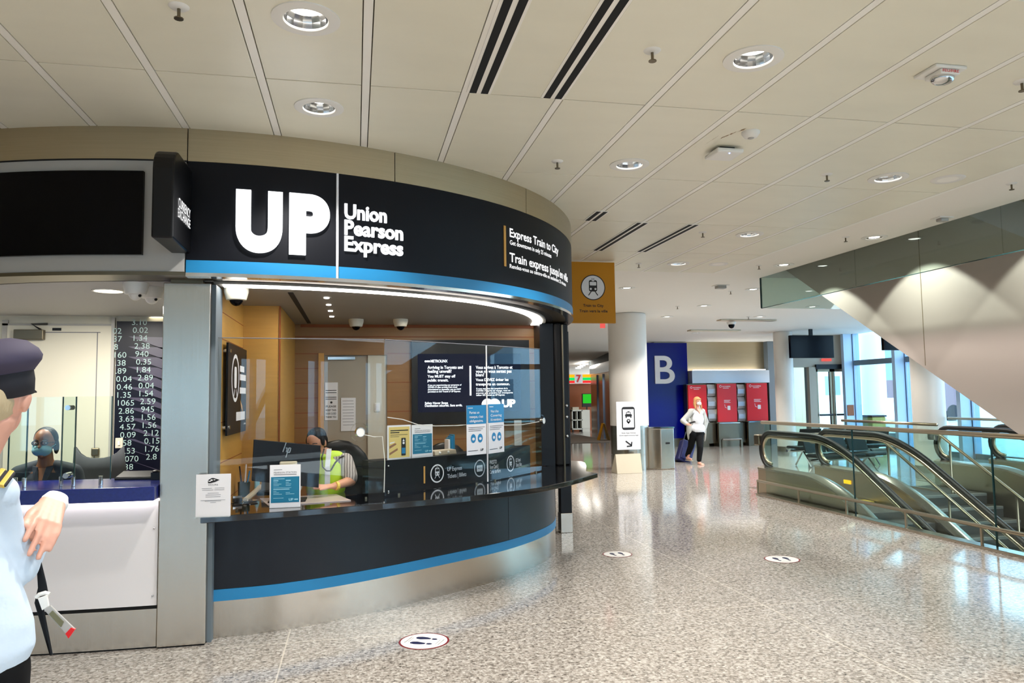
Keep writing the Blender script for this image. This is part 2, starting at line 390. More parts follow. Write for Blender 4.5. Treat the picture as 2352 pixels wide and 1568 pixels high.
# ------------------------------------------------------------------ the kiosk curve
KC = V((-1.0, 9.0))
RK = [(-45, 3.75), (-35, 3.735), (-22, 3.712), (-10, 3.683), (0, 3.667), (10, 3.651), (20, 3.635), (30, 3.62), (40, 3.608), (50, 3.59), (60, 3.565), (70, 3.54), (80, 3.52), (100, 3.5)]
def rk(t):
    t = max(-45, min(100, t))
    for (a, ra), (b, rb) in zip(RK, RK[1:]):
        if a <= t <= b: return ra+(rb-ra)*(t-a)/(b-a)
def kp(t, off=0., z=0.):  # angle in degrees, off = outward offset
    r = rk(t)+off; a = radians(t); return V((KC.x+r*sin(a), KC.y-r*cos(a), z))
def kang(px, py, off=0.):  # angle whose curve point lies behind that pixel
    d = ray(px, py); best = None
    t = -44.
    while t < 74:
        p = kp(t, off); e = abs(d.x*p.y-d.y*p.x)/hypot(d.x, d.y)
        if best is None or e < best[0]: best = (e, t)
        t += .1
    return best[1]
def kz(px, py, off=0.): return zat(px, py, kp(kang(px, py, off), off))
ARC = [0.]
_t = [(-45+.25*i) for i in range(581)]
for _a, _b in zip(_t, _t[1:]): ARC.append(ARC[-1]+(kp(_b)-kp(_a)).length)
def t2s(t): i = (t+45)/.25; k = int(i); return ARC[k]+(ARC[min(k+1, 580)]-ARC[k])*(i-k)
def s2t(s):
    lo, hi = 0, 580
    while hi-lo > 1:
        m_ = (lo+hi)//2
        if ARC[m_] < s: lo = m_
        else: hi = m_
    return -45+.25*(lo+(s-ARC[lo])/(ARC[hi]-ARC[lo]))
def kfn(t0, z0, off=.004):
    s0 = t2s(t0); return lambda a, b, w=0.: kp(s2t(s0+a), off+w, z0+b)
def kband(mb, t0, t1, z0, z1, o0, o1, step=1.5):  # curved wall band between two offsets
    n = max(1, int(round((t1-t0)/step)))
    T = [t0+(t1-t0)*i/n for i in range(n+1)]
    return mb.sweep([kp(t, o0, z0) for t in T], [(0, 0), (o1-o0, 0), (o1-o0, z1-z0), (0, z1-z0)])
# ================================================================== SETTING
CZ = 3.53
LIGHTS = [(-.24, 3.66, .165, 'largest recessed downlight, top centre left of the ceiling'), (-.23, 4.8, .155, 'recessed downlight just above the steel band of the kiosk'),
          (2.18, 3.67, .165, 'recessed downlight in the panel right of the black ceiling slots'), (2.18, 5.6, .16, 'recessed downlight left of the wireless box'),
          (4.58, 5.59, .165, 'recessed downlight beside the round speaker grille on the right'), (4.55, 7.89, .16, 'recessed downlight further back in the panelled ceiling'), (4.53, 9.83, .16, 'recessed downlight furthest back at the end of the panelled ceiling')]
fb = MB()
for (x0, x1, y0, y1) in ((-14, 6.5, -9, 46), (6.5, 14.9, 11.45, 46), (11.7, 14.9, -9, 11.45)):
    fb.box((x0, y0, -.3), (x1, y1, 0))
struct('floor', fb, 'floor')
# tiled ceiling: pale tee strips with separate metal pans just below, leaving grooves
gx = [.6*i-1.74 for i in range(-20, 13)]; gy = [-8.0, -6.4, -4.85, -3.3, -1.75, -.2, 1.33, 2.87, 4.41, 5.95, 7.5, 9.07, 10.55]
pan = MB()
for i in range(len(gx)-1):
    for j in range(len(gy)-1):
        xa, xb, ya, yb = gx[i]+.028, gx[i+1]-.028, gy[j]+.006, gy[j+1]-.006
        if j == 6 and gx[i] > 3.0: continue
        if gx[i] > 3.0 and j < 7: continue
        L_ = [l for l in LIGHTS if xa < l[0] < xb and ya < l[1] < yb]
        if not L_: pan.box((xa, ya, CZ), (xb, yb, CZ+.05)); continue
        cx0, cy0, r0, _l = L_[0]; r0 *= .66; ang = sorted([2*pi*k/40 for k in range(40)]+[atan2(y-cy0, x-cx0) % (2*pi) for x in (xa, xb) for y in (ya, yb)]); n = len(ang); out = []
        for a in ang:
            tx = ((xb if cos(a) > 0 else xa)-cx0)/cos(a) if abs(cos(a)) > 1e-6 else 1e9; ty = ((yb if sin(a) > 0 else ya)-cy0)/sin(a) if abs(sin(a)) > 1e-6 else 1e9
            out.append((cx0+cos(a)*min(tx, ty), cy0+sin(a)*min(tx, ty)))
        inn_ = [(cx0+r0*cos(a), cy0+r0*sin(a)) for a in ang]
        vs = [V((*p, z)) for z in (CZ, CZ+.05) for p in out]+[V((*p, z)) for z in (CZ, CZ+.05) for p in inn_]
        fs = []
        for k in range(n):
            q = (k+1) % n; fs += [(k, q, 2*n+q, 2*n+k), (n+k, n+q, 3*n+q, 3*n+k), (k, q, n+q, n+k), (2*n+k, 2*n+q, 3*n+q, 3*n+k)]
        pan.add(vs, fs)
struct('ceiling', pan, 'ceil', bevel=.004)
tee = MB()
for x in gx: tee.box((x-.022, -8, CZ+.001), (x+.022, 10.55, CZ+.05))
struct('trim_1', tee, 'tee')
jn = MB(); jn.box((-14, -9, CZ+.26), (5.46, 10.55, CZ+.3)); struct('ceiling_void', jn, 'joint')
ZC = lambda y: 3.57 if y < 13 else 3.57-(y-13)*.024
wc = MB()
wc.box((5.46, -9, 3.56), (6.55, 11.1, 4.0)); wc.box((3.08, -9, 3.55), (5.46, 2.86, 3.72))
def slope(mb, x0, x1, y0, y1):
    a, b = ZC(y0), ZC(y1)
    mb.prism([(x0, y0, a), (x0, y1, b), (x0, y1, b+.4), (x0, y0, a+.4)], (x1-x0, 0, 0))
slope(wc, -14, 14.9, 11.1, 13); slope(wc, -14, 14.9, 13, 24); slope(wc, -14, 14.9, 24, 46)
wc.box((-14, 10.55, 3.56), (5.46, 11.1, 3.96)); wc.box((13.4, -9, 3.56), (14.9, 11.1, 3.96))
struct('ceiling_white', wc, 'drywall')
for (a, b) in (((1592, 341), (1618, 322)), ((1622, 330), (1650, 312)), ((1655, 318), (1690, 303)), ((1700, 300), (1712, 296))):
    p, q = onz(*a, CZ-.001), onz(*b, CZ-.001); cs = MB(); n = 16; up_ = []; dn = []
    for k in range(n+1):
        c = p.lerp(q, k/n); w_ = .004+.02*abs(sin(k*2.3+a[0]))*(1 if k % 3 else .4); c = c+V((0, random.uniform(-.025, .025), 0)); up_.append(V((c.x, c.y+w_, CZ-.0008))); dn.append(V((c.x, c.y-w_, CZ-.0008)))
    cs.add(up_+dn, [(k, k+1, n+2+k, n+1+k) for k in range(n)])
    tag(obj('ceiling_stain', cs, 'stain'), 'brown water-stain mark in the row beside the white wireless box', 'stain', 'brown marks on the ceiling panel')
# void: shaft walls, lower floor, upper walls
vw = MB(); vw.box((6.5, 11.42, -4.6), (11.7, 11.5, -.004)); vw.box((6.5, -9, -4.6), (6.56, 11.42, -.3)); vw.box((11.66, -9, -4.6), (11.75, 11.42, -.3))
struct('wall_shaft', vw, 'steeld')
lf = MB(); lf.box((0, -12, -4.8), (18, 14, -4.6)); struct('floor_lower', lf, 'darkvoid')
up = MB(); up.box((10.5, -9, 3.95), (10.7, 22, 9)); up.box((6.55, 11.1, 3.98), (13.4, 11.3, 9)); up.box((6.4, -9, 4.0), (6.55, 11.1, 9))
struct('wall_upper', up, 'brownwall')
ut = MB(); ut.box((5, -9, 9), (14.9, 23, 9.2)); struct('ceiling_upper', ut, 'drywall')
# far wall, portal, store end
bw = MB(); bw.box((9.35, 22.3, 0), (14.9, 22.6, 3.4)); struct('wall_back', bw, 'steelh')
wl = MB(); wl.box((-14, -9, 0), (-13.8, 46, 3.6)); struct('wall_left', wl, 'cream')
ww = MB(); ww.box((-14, 45.6, 0), (14.9, 46, 3.6)); struct('wall_end', ww, 'brownwall')
# blue wayfinding panel with the letter
t = thing('gate_panel', 'tall royal blue glass panel with a large white letter B', 'sign', (10.1, 22.2, 0))
a = ony(1488, 1000, 22.2); b_ = ony(1584, 1000, 22.2)
obj('glass_panel', MB().box((a.x, 22.2, .27), (b_.x, 22.28, ony(1540, 787, 22.2).z)), 'bblue', t)
obj('skirting', MB().box((a.x, 22.18, 0), (b_.x, 22.28, .27)), 'steeld', t)
q0 = ony(1505, 880, 22.18); q1 = ony(1550, 880, 22.18); qt = ony(1505, 818, 22.18)
obj('letter', lettering(MB(), 'B', plane_fn(q0, (1, 0, 0), (0, 0, 1), (0, -1, 0), 0), width=q1.x-q0.x, cap=qt.z-q0.z, bold=.012, ext=.02), 'maskw', t)

# ------------------------------------------------------------------ columns
def column(px0, px1, Y, name, label, collar=True):
    x0 = ony(px0, 850, Y).x; x1 = ony(px1, 850, Y).x; r = (x1-x0)/2*.99; c = ((x0+x1)/2, Y+r*.3, 0)
    top = ZC(c[1])
    t = thing(name, label, 'column', c)
    z1 = .98 if collar else .0
    obj('shaft', MB().lathe([(r, z1), (r, top-.03), (r*.97, top-.03), (r*.97, top)], c, 48), 'colwhite', t, auto=40)
    if collar:
        obj('steel_sleeve', MB().lathe([(r*.99, .0), (r*.99, .33), (r*.975, .335), (r*.975, .345), (r*.99, .35), (r*.99, .98)], c, 48), 'steel', t, auto=40)
    else:
        obj('base_ring', MB().lathe([(r*1.02, 0), (r*1.02, .14), (r, .14)], c, 48), 'steel', t, auto=40)
    return c, r
C1, C1R = column(1405, 1489, 15.9, 'column', 'thick white round column with steel sleeve behind the ride pickup sign')
column(1785, 1823, 19.3, 'column', 'slim white column left of the hanging black screen', False)
column(2106, 2166, 13.2, 'column', 'white column standing behind the escalators under the sloped soffit', False)
gp = MB(); p0 = ony(1765, 900, 22.1); p1 = ony(1786, 900, 22.1); gp.box((p0.x, 22.05, 0), (p1.x+.1, 22.3, 3.36)); struct('trim_2', gp, 'greypost')

# ------------------------------------------------------------------ advertising bays on the far wall
t = thing('kiosk_canopy', 'brightly lit steel header above the red advertising bays', 'canopy', (11.3, 22, 2.4))
a = ony(1588, 855, 22.0); b_ = ony(1766, 880, 22.0)
obj('header', MB().box((a.x, 21.95, ony(1600, 880, 22).z), (b_.x, 22.28, ony(1600, 851, 22).z)), 'silver', t)
obj('light_bar', MB().box((a.x+.1, 22.0, ony(1600, 851, 22).z+.01), (b_.x-.1, 22.1, ony(1600, 851, 22).z+.03)), 'lamp', t)
bays = [(1583, 1625, 884, 968, 'first red poster bay from the left, behind the walking woman'),
        (1650, 1694, 881, 969, 'middle red poster bay between two silver panels'),
        (1718, 1765, 880, 966, 'red poster bay furthest right, beside the grey pillar')]
for (xa, xb, yt, yb, lab) in bays:
    A = ony(xa, yb, 21.75); B = ony(xb, yb, 21.75); T = ony(xa, yt, 21.75)
    t = thing('advertising_bay', lab, 'advertisement', ((A.x+B.x)/2, 21.8, 0), group='red advertising bays')
    obj('poster', MB().box((A.x, 21.75, A.z), (B.x, 21.8, T.z)), 'red', t)
    obj('housing', MB().box((A.x-.02, 21.8, .2), (B.x+.01, 22.05, T.z+.02)), 'steeld', t)
    obj('lower_cabinet', MB().box((A.x-.02, 21.7, .0), (B.x+.01, 22.05, A.z-.04)), 'steeld', t)
    obj('ledge', MB().box((A.x-.03, 21.62, A.z-.04), (B.x+.02, 22.0, A.z-.02)), 'chrome', t)
    w = B.x-A.x; fn = plane_fn((A.x, 21.748, A.z), (1, 0, 0), (0, 0, 1), (0, -1, 0), .002); h = T.z-A.z
    g = MB(); ring(g, fn, w*.17, h*.93, w*.06, w*.02, 16); lettering(g, 'ROGERS', fn_ := (lambda a, b, w_=0., f=fn, w=w, h=h: f(a+w*.27, b+h*.91)), width=w*.42, cap=h*.03, bold=.02)
    for k in range(3): rect(g, fn, w*.33, h*(.56-.03*k), w*(.34-.05*(k % 2)), h*.012)
    rrect(g, fn, w*.5, h*.31, w*.15, h*.11, w*.02); bar(g, fn, (w*.36, h*.46), (w*.38, h*.38), w*.02); bar(g, fn, (w*.38, h*.38), (w*.48, h*.36), w*.02)
    rect(g, fn, w*.3, h*.875, w*.3, h*.012)
    obj('lettering', g, 'paper', t)
for (xa, xb, lab) in ((1626, 1647, 'quilted silver panel between the first and middle red posters'), (1695, 1716, 'quilted silver panel between the middle and right red posters')):
    A = ony(xa, 968, 21.9); B = ony(xb, 968, 21.9); z0 = ony(xa, 1026, 21.9).z; z1 = ony(xa, 882, 21.9).z
    t = thing('silver_panel', lab, 'panel', ((A.x+B.x)/2, 21.9, 0), group='silver panels between posters')
    pb = MB(); n = 3; zz = A.z; hh = (z1-zz)/n
    for k in range(n): pb.prism([(A.x, 21.9, zz+k*hh+.01), (A.x, 21.85, zz+(k+.25)*hh), (A.x, 21.84, zz+(k+.6)*hh), (A.x, 21.9, zz+(k+1)*hh-.01), (A.x, 22.0, zz+(k+1)*hh-.01), (A.x, 22.0, zz+k*hh+.01)], (B.x-A.x, 0, 0))
    obj('pillow_panels', pb, 'silver', t)
    obj('lower_panel', MB().box((A.x, 21.88, .1), (B.x, 22.0, zz-.03)), 'steeld', t)
    obj('post', MB().box((B.x, 21.82, 0), (B.x+.025, 22.0, z1-.01)), 'rubber', t)
cb = MB(); A = ony(1660, 1009, 21.3); B = ony(1703, 1008, 21.3); cb.tube([(A.x, 21.3, A.z), (B.x, 21.3, B.z)], .03)
t = thing('barrier_bar', 'short pale barrier bar in front of the middle red poster', 'barrier', (A.x, 21.3, 0)); obj('bar', cb, 'steel', t)
obj('leg', MB().box((A.x-.03, 21.28, 0), (A.x+.03, 21.34, A.z)), 'steeld', t); obj('leg', MB().box((B.x-.03, 21.28, 0), (B.x+.03, 21.34, B.z)), 'steeld', t)

# ------------------------------------------------------------------ corridor to the left of the column
mt = MB().box((ony(1310, 1017, 25.2).x-3, 25.2, .001), (9.25, 33.0, .012)); tag(obj('entrance_mat', mt, 'mat'), 'dark brown mat on the floor of the side corridor', 'mat')
pw = MB(); P0 = V((10.02, 31.0, 0)); P1 = V((9.2, 25.8, 0))
d = (P1-P0); pw.prism([P0, P1, P1+V((0, 0, 2.55)), P0+V((0, 0, 2.55))], (.15, .02, 0)); struct('wall_portal', pw, 'steel')
hd = MB(); hd.prism([P0+V((-.06, 0, 2.95)), P1+V((-.06, 0, 2.95)), P1+V((-.06, 0, 3.42)), P0+V((-.06, 0, 3.42))], (.3, .02, 0)); struct('trim_3', hd, 'greypost')
h2 = MB(); h2.prism([P0+V((-.04, 0, 2.55)), P1+V((-.04, 0, 2.55)), P1+V((-.04, 0, 2.95)), P0+V((-.04, 0, 2.95))], (.3, .02, 0)); struct('trim_4', h2, 'chrome')
dj = MB()
for k in (.35, .62, .9):
    c = P0.lerp(P1, k); dj.box((c.x-.04, c.y-.05, 0), (c.x+.0, c.y+.05, 2.5))
struct('trim_5', dj, 'mullion')
# shop front far away
SY = 34.0
sw = MB(); sw.box((4, SY+.3, 0), (12, SY+.5, 2.5)); struct('wall_shop', sw, 'brownshop')
t = thing('shop_sign', 'far striped orange, green and red shop sign over a brown doorway', 'sign', (10.3, SY, 2.4))
xa = ony(1295, 880, SY).x; xb = ony(1361, 880, SY).x
for (ya, yb_, m_) in ((860, 866, 'orange'), (867, 873, 'teal'), (874, 879, 'red')):
    z1, z0 = ony(1330, ya, SY).z, ony(1330, yb_, SY).z
    c_ = {'orange': emis('lit_orange', S(255, 160, 20), 1.), 'teal': emis('lit_green', S(20, 190, 90), 1.), 'red': emis('lit_red', S(240, 40, 40), 1.)}[m_]
    obj('stripe', MB().box((xa, SY-.02, z0), (xb, SY+.06, z1)), c_, t)
obj('sign_box', MB().box((xa, SY+.02, ony(1330, 881, SY).z), (xb, SY+.28, ony(1330, 859, SY).z)), 'white', t)
c = ony(1329, 869, SY-.04); fn = plane_fn(c, (1, 0, 0), (0, 0, 1), (0, -1, 0), .0)
g = MB(); rrect(g, fn, -.2, -.22, .4, .42, .05); obj('emblem_plate', g, 'paper', t)
g = MB(); fn2 = plane_fn(c, (1, 0, 0), (0, 0, 1), (0, -1, 0), .012); lettering(g, '7', lambda a, b, w=0.: fn2(a-.12, b-.16), width=.24, cap=.32, bold=.03); obj('emblem', g, 'red', t)
for k, (px, py) in enumerate(((1328, 844), (1333, 841), (1338, 838), (1345, 835))):
    p = ony(px, py, 32.5-k*.6)
    tag(obj('downlight', MB().disc(p, (.12, .12), 16, n=(0, 0, -1), h=.04), 'lamp'), 'small bright downlight in the far row before the striped shop sign', 'light', 'row of far shop lights')
def cart(px, py, Y, lab):
    p = ony(px, py, Y); x = p.x
    t = thing('display_cart', lab, 'cart', (x, Y, 0)); 
    obj('frame', MB().box((x-.05, Y, .12), (x+.0, Y+.4, 1.0)).box((x+.42, Y, .12), (x+.47, Y+.4, 1.0)).box((x+.19, Y, .12), (x+.23, Y+.4, 1.0)).box((x-.05, Y, .95), (x+.47, Y+.4, 1.02)).box((x-.05, Y, .52), (x+.47, Y+.4, .57)).box((x-.05, Y, .1), (x+.47, Y+.4, .16)), 'pale', t)
    obj('back_panel', MB().box((x, Y+.36, .16), (x+.42, Y+.4, .95)), 'blackm', t)
    for dx in (-.02, .4): obj('caster', MB().ell((x+dx+.02, Y+.05, .05), .05), 'rubber', t, smooth=True)
    obj('tray', MB().box((x, Y+.02, 1.02), (x+.3, Y+.35, 1.14)), 'beige', t)
    return x
cx_ = cart(1316, 960, 33.2, 'cream shelf cart at the brown shop front')
tag(obj('shop_counter', MB().box((cx_+.5, 33.3, .15), (cx_+.85, 33.9, 1.0)).box((cx_+.5, 33.32, 0), (cx_+.85, 33.9, .15)), 'pale'), 'cream counter beside the shelf cart at the shop front', 'counter')
g = ony(1339, 905, 33.6); t = thing('poster_display', 'glowing green poster screen above the shop cart', 'screen', (g.x, 33.6, 1.0))
obj('display', MB().box((g.x, 33.6, ony(1339, 926, 33.6).z), (g.x+.4, 33.66, g.z)), 'wgreen', t); obj('casing', MB().box((g.x-.03, 33.63, g.z-.6), (g.x+.43, 33.72, g.z+.03)), 'black', t)
obj('stem', MB().box((g.x+.17, 33.66, 1.002), (g.x+.23, 33.71, g.z-.4)), 'black', t)
t = thing('wet_floor_sign', 'yellow folding wet floor sign standing on the dark mat', 'sign', (9.0, 26.5, 0))
w0 = ony(1384, 1000, 26.6)
for s in (-1, 1): obj('leaf', MB().prism([(w0.x+s*.015, 26.4, .62), (w0.x+s*.015, 26.6, .62), (w0.x+s*.19, 26.66, .0), (w0.x+s*.19, 26.34, .0)], (.015*s, 0, .012)), 'gold' if s > 0 else 'yellow', t)

# ------------------------------------------------------------------ glazed wall on the right and entrance
WX = 14.75
ym = [19.9, 17.75, 15.58, 13.4, 11.2, 9.0, 6.8, 4.6, 2.4, .2, -2.0, -4.2, -6.4, -8.6]
mu = MB()
for y in ym: mu.box((WX-.05, y-.09, 0), (WX+.16, y+.09, 3.6))
struct('trim_6', mu, 'mullion')
mu = MB()
for y in ym: mu.box((WX-.35, y-.06, 0), (WX-.06, y+.06, 3.58))
struct('trim_7', mu, 'mullionw')
tr = MB(); tr.box((WX-.04, -9, 2.45), (WX+.1, 19.8, 2.6)); tr.box((WX-.04, -9, 0), (WX+.1, 19.8, .12)); struct('trim_8', tr, 'greypost')
for i, (y1, y0) in enumerate(zip(ym, ym[1:])):
    struct('window_%d' % (i+1), MB().box((WX, y0+.1, .1), (WX+.012, y1-.1, 3.58)), 'window')
# entrance wall facing us: solid header, side light, double doors
EY = 20.1
ex = lambda px: ony(px, 900, EY).x
eb = MB(); eb.box((ex(1822), EY, 2.42), (WX+.2, EY+.2, 3.5)); eb.box((ex(1800), EY, 2.42), (ex(1822), EY+.2, 3.5)); eb.box((ex(1858), EY-.05, 0), (ex(1874), EY+.2, 2.42))
struct('wall_entrance', eb, mat('taupe_wall', S(176, 164, 146), .6))
struct('window_20', MB().box((ex(1824), EY+.08, .0), (ex(1858), EY+.1, 2.42)), 'window')
for n, (xa, xb) in enumerate(((1876, 1913), (1915, 1945))):
    X0, X1 = ex(xa), ex(xb)
    d = struct('door_%d' % (n+1), MB().box((X0, EY+.02, 0), (X0+.07, EY+.09, 2.4)).box((X1-.07, EY+.02, 0), (X1, EY+.09, 2.4)).box((X0, EY+.02, 2.28), (X1, EY+.09, 2.4)).box((X0, EY+.02, 0), (X1, EY+.09, .2)), 'steeld')
    obj('pane', MB().box((X0+.07, EY+.05, .2), (X1-.07, EY+.06, 2.28)), 'window', d)
    obj('push_bar', MB().tube([(X0+.05, EY-.04, .98), (X1-.05, EY-.04, .98)], .03), 'black', d)
tag(obj('door_header', MB().box((ex(1874), EY-.08, 2.36), (WX-.1, EY-.001, 2.5)), 'black'), 'dark operator box above the glass entrance doors', 'door operator')
p = ony(1899, 826, 20.05); tag(obj('exit_light', MB().box((p.x-.15, 20.03, p.z-.04), (p.x+.15, 20.102, p.z+.04)), 'exitred'), 'dim red exit light under the hanging black screen', 'sign')
tag(obj('door_push_plate', MB().box((WX-.32, 19.825, .95), (WX-.1, 19.842, 1.27)), 'brownshop', bevel=.006), 'reddish brown plate on the pale window mullion by the doors', 'plate')

# ------------------------------------------------------------------ outdoors
struct('ground_outside', MB().box((14.9, -30, -.2), (120, 90, -.05)).box((-14, 46.2, -.2), (14.9, 90, -.05)), 'road')
def building(x0, x1, y0, y1, h, lab, wy):
    t = thing('building', lab, 'building', ((x0+x1)/2, (y0+y1)/2, -.05)); obj('wall', MB().box((x0, y0, -.06), (x1, y1, h)), 'bldg', t)
    obj('cornice', MB().box((x0-.2, y0-.2, h), (x1+.2, y1+.2, h+.3)), 'white', t)
    for z in (1.4, 4.2):
        for y in wy: obj('window', MB().box((x0-.05, y, z), (x0+.05, y+1.6, z+1.7)), 'bldgwin', t)
        if x1-x0 > 12:
            for k in range(4): obj('window', MB().box((x0+1.5+k*4, y0-.05, z), (x0+3.0+k*4, y0+.05, z+1.7)), 'bldgwin', t)
building(36, 56, 60, 70, 9, 'pale building seen through the window left of the doors', [])
building(52, 60, 22, 44, 8, 'low pale building across the road beyond the window wall', [24, 28, 32, 36])
def car(x, y, rz, lab, pm='carpaint'):
    t = thing('car', lab, 'car', (0, 0, 0))
    prof = [(-2.2, .3), (-2.2, .75), (-1.6, .95), (-.9, 1.45), (.7, 1.45), (1.4, .95), (2.15, .8), (2.2, .3)]
    obj('body', MB().prism([(a, -.85, z) for a, z in prof], (0, 1.7, 0)), pm, t, bevel=.08)
    obj('side_windows', MB().prism([(-1.3, -.87, .98), (-.85, -.87, 1.38), (.65, -.87, 1.38), (1.2, -.87, .98)], (0, 1.74, 0)), 'carglass', t)
    obj('windscreen', MB().prism([(.78, -.7, 1.42), (.78, .7, 1.42), (1.38, .75, 1.0), (1.38, -.75, 1.0)], (.03, 0, .02)), 'carglass', t)
    for a in (-1.35, 1.35):
        for b in (-.8, .8): obj('wheel', MB().lathe([(.32, -.1), (.32, .1)], (a, b, .32), 20, 'Y'), 'rubber', t)
    for b in (-.6, .6): obj('headlight', MB().box((2.14, b-.15, .62), (2.22, b+.15, .75)), 'white', t)
    t.location = (x, y, -.05); t.rotation_euler = (0, 0, rz); return t
p = onz(2022, 962, -.05); q = ray(2015, 940); k = 21.0/q.x
car(20.6, 25.2, radians(60), 'silver car parked outside behind the window mullion')
car(31.0, 28.4, radians(80), 'white car outside seen to the right of the white column')
q = ray(2008, 900); k = 19/q.x; c = (19, q.y*k, -.05)
tag(obj('outdoor_column', MB().lathe([(.42, 0), (.42, 6)], c, 28), 'bldg', auto=40), 'pale round column outside the window wall', 'column')
q = ray(2035, 900); k = 30/q.x; bx = (30, q.y*k)
t = thing('delivery_truck', 'box truck outside with blue upper half and maroon lower half', 'truck', (bx[0], bx[1], 0))
obj('upper_box', MB().box((30, bx[1]-1.4, 2.3), (34, bx[1]+1.6, 6.5)), 'truckblue', t); obj('lower_box', MB().box((30, bx[1]-1.4, .5), (34, bx[1]+1.6, 2.3)), 'maroon', t)
for a in (30.8, 33.2): obj('wheel', MB().lathe([(.45, -1.4), (.45, 1.5)], (a, bx[1], .4), 20, 'Y'), 'rubber', t)
for (px, lab) in ((1841, 'yellow bin outside the side window by the doors'), (2006, 'olive yellow bin outside the window wall')):
    q = ray(px, 945); k = 24/q.y if px < 1900 else 16.4/q.x; x, y = q.x*k, q.y*k
    t = thing('outdoor_bin', lab, 'bin', (x, y, 0)); obj('body', MB().box((x-.25, y-.25, -.05), (x+.25, y+.25, .85)), 'olive', t, bevel=.03); obj('lid', MB().box((x-.27, y-.27, .85), (x+.27, y+.27, .9)), 'black', t)
# out-of-view facade behind the photographer (seen only in the kiosk glass)
fac = MB()
for k in range(13): fac.box((-14+k*2.3, -9.4, 0), (-12.75+k*2.3, -9.0, 3.6))
fac.box((-14, -9.4, 2.9), (14.9, -9.0, 3.6)); fac.box((-14, -9.35, 0), (14.9, -9.05, .5))
struct('wall_front_unseen', fac, mat('reflection_dimming_pier', S(128, 116, 104), .7))  # wide piers added out of view to darken kiosk reflections between bright slits
fac = MB()
for k in range(13): fac.box((-12.3+k*2.3, -9.3, 0), (-12.2+k*2.3, -9.1, 3.6))
for k in range(6): fac.prism([(-12+k*5, -9.6, 0), (-11.8+k*5, -9.6, 0), (-9.9+k*5, -9.6, 3.6), (-10.1+k*5, -9.6, 3.6)], (0, .15, 0))
struct('trim_9', fac, 'mullionw')
struct('window_30', MB().box((-14, -9.22, 0), (14.9, -9.21, 3.6)), 'window')
struct('ground_front', MB().box((-40, -60, -.3), (60, -9.4, -.2)), 'road')
# ================================================================== KIOSK
tL = kang(428, 500)
band = MB(); js = [-45, -24, tL, kang(907, 360), 44, 72, 100]
for a, b in zip(js, js[1:]): kband(band, a+.04, b-.04, 3.302, 3.535, -.06, .0)
struct('trim_10', band, 'steelh')
# ---- big train sign
t = thing('fascia_sign', 'curved dark fascia sign with glowing white UP letters above the ticket counter', 'sign', kp(25, 0, 2.52))
tS = kang(775, 520)
p = MB(); kband(p, tL, tS-.15, 2.618, 3.30, -.1, 0); kband(p, tS+.15, 98, 2.618, 3.30, -.1, 0); obj('sign_panel', p, 'navy', t, auto=30)
p = MB(); kband(p, tL, tS-.15, 2.53, 2.616, -.1, .004); kband(p, tS+.15, 98, 2.53, 2.616, -.1, .004); obj('stripe', p, 'skyblue', t, auto=30)
p = MB(); kband(p, tL, 98, 2.505, 2.53, -.08, .008); obj('bottom_trim', p, 'chrome', t, auto=30)
p = MB(); kband(p, tS-.12, tS+.12, 2.53, 3.30, -.02, .008, .1); obj('seam_strip', p, 'led' if 0 else 'paper', t)
def fascia_text(mb, body, x0, x1, ybase, ycap, bold, ext=0., off=.004, yref=None):
    a0, a1 = kang(x0, ybase), kang(x1, yref or ybase)
    z0 = zat(x0, ybase, kp(a0)); z1 = zat(x0, ycap, kp(a0))
    return lettering(mb, body, kfn(a0, z0, off), width=t2s(a1)-t2s(a0), cap=z1-z0, bold=bold, ext=ext)
g = MB(); fascia_text(g, 'U', 541, 648, 566, 447, .065, .012, .014); obj('big_letter', g, 'lit', t); g = MB(); fascia_text(g, 'P', 664, 757, 573, 455, .065, .012, .014); obj('big_letter', g, 'lit', t)
g = MB()
for w, x1, yb, yc in (('Union', 888, 501, 469), ('Pearson', 924, 538, 506), ('Express', 924, 575, 543)): g = MB(); fascia_text(g, w, 791, x1, yb, yc, .030, .006, .01); obj('small_letters', g, 'lit2', t)
g = MB()
for w, x1, yb, yc, bo in (('Express Train to City', 1281, 543, 524, .018), ('Get downtown in only 25 minutes', 1265, 561, 551, .012), ("Train express jusqu'en ville", 1302, 600, 580, .018), ('Rendez-vous au centre-ville en seulement 25 minutes', 1298, 615, 606, .012)):
    g = MB(); fascia_text(g, w, 1170, x1, yb, yc, bo, 0, .004); obj('notice_letters', g, 'litsmall', t)
a0 = kang(1157, 570); g = MB(); kband(g, a0, a0+.42, kz(1157, 611), kz(1157, 518), 0, .006, .2); obj('orange_bar', g, 'orange', t)
# ---- grey fascia with dark display on the left
t = thing('fascia_display', 'light grey curved fascia holding a long dark display over the currency counter', 'sign', kp(-20, 0, 2.52))
p = MB(); kband(p, -45, tL-.1, 2.535, 3.295, -.1, 0); obj('fascia_panel', p, 'greyfascia', t, auto=30)
a1 = kang(331, 490); p = MB(); kband(p, -45, a1, kz(320, 586), kz(320, 395), 0, .03); obj('display', p, 'blackgloss', t, auto=30)
p = MB(); kband(p, -45, tL, 2.51, 2.535, -.08, .01); obj('bottom_trim', p, 'steeld', t, auto=30)
p = MB(); kband(p, -45, tL, 3.294, 3.304, -.05, .006); obj('top_gap', p, 'blackm', t, auto=30)
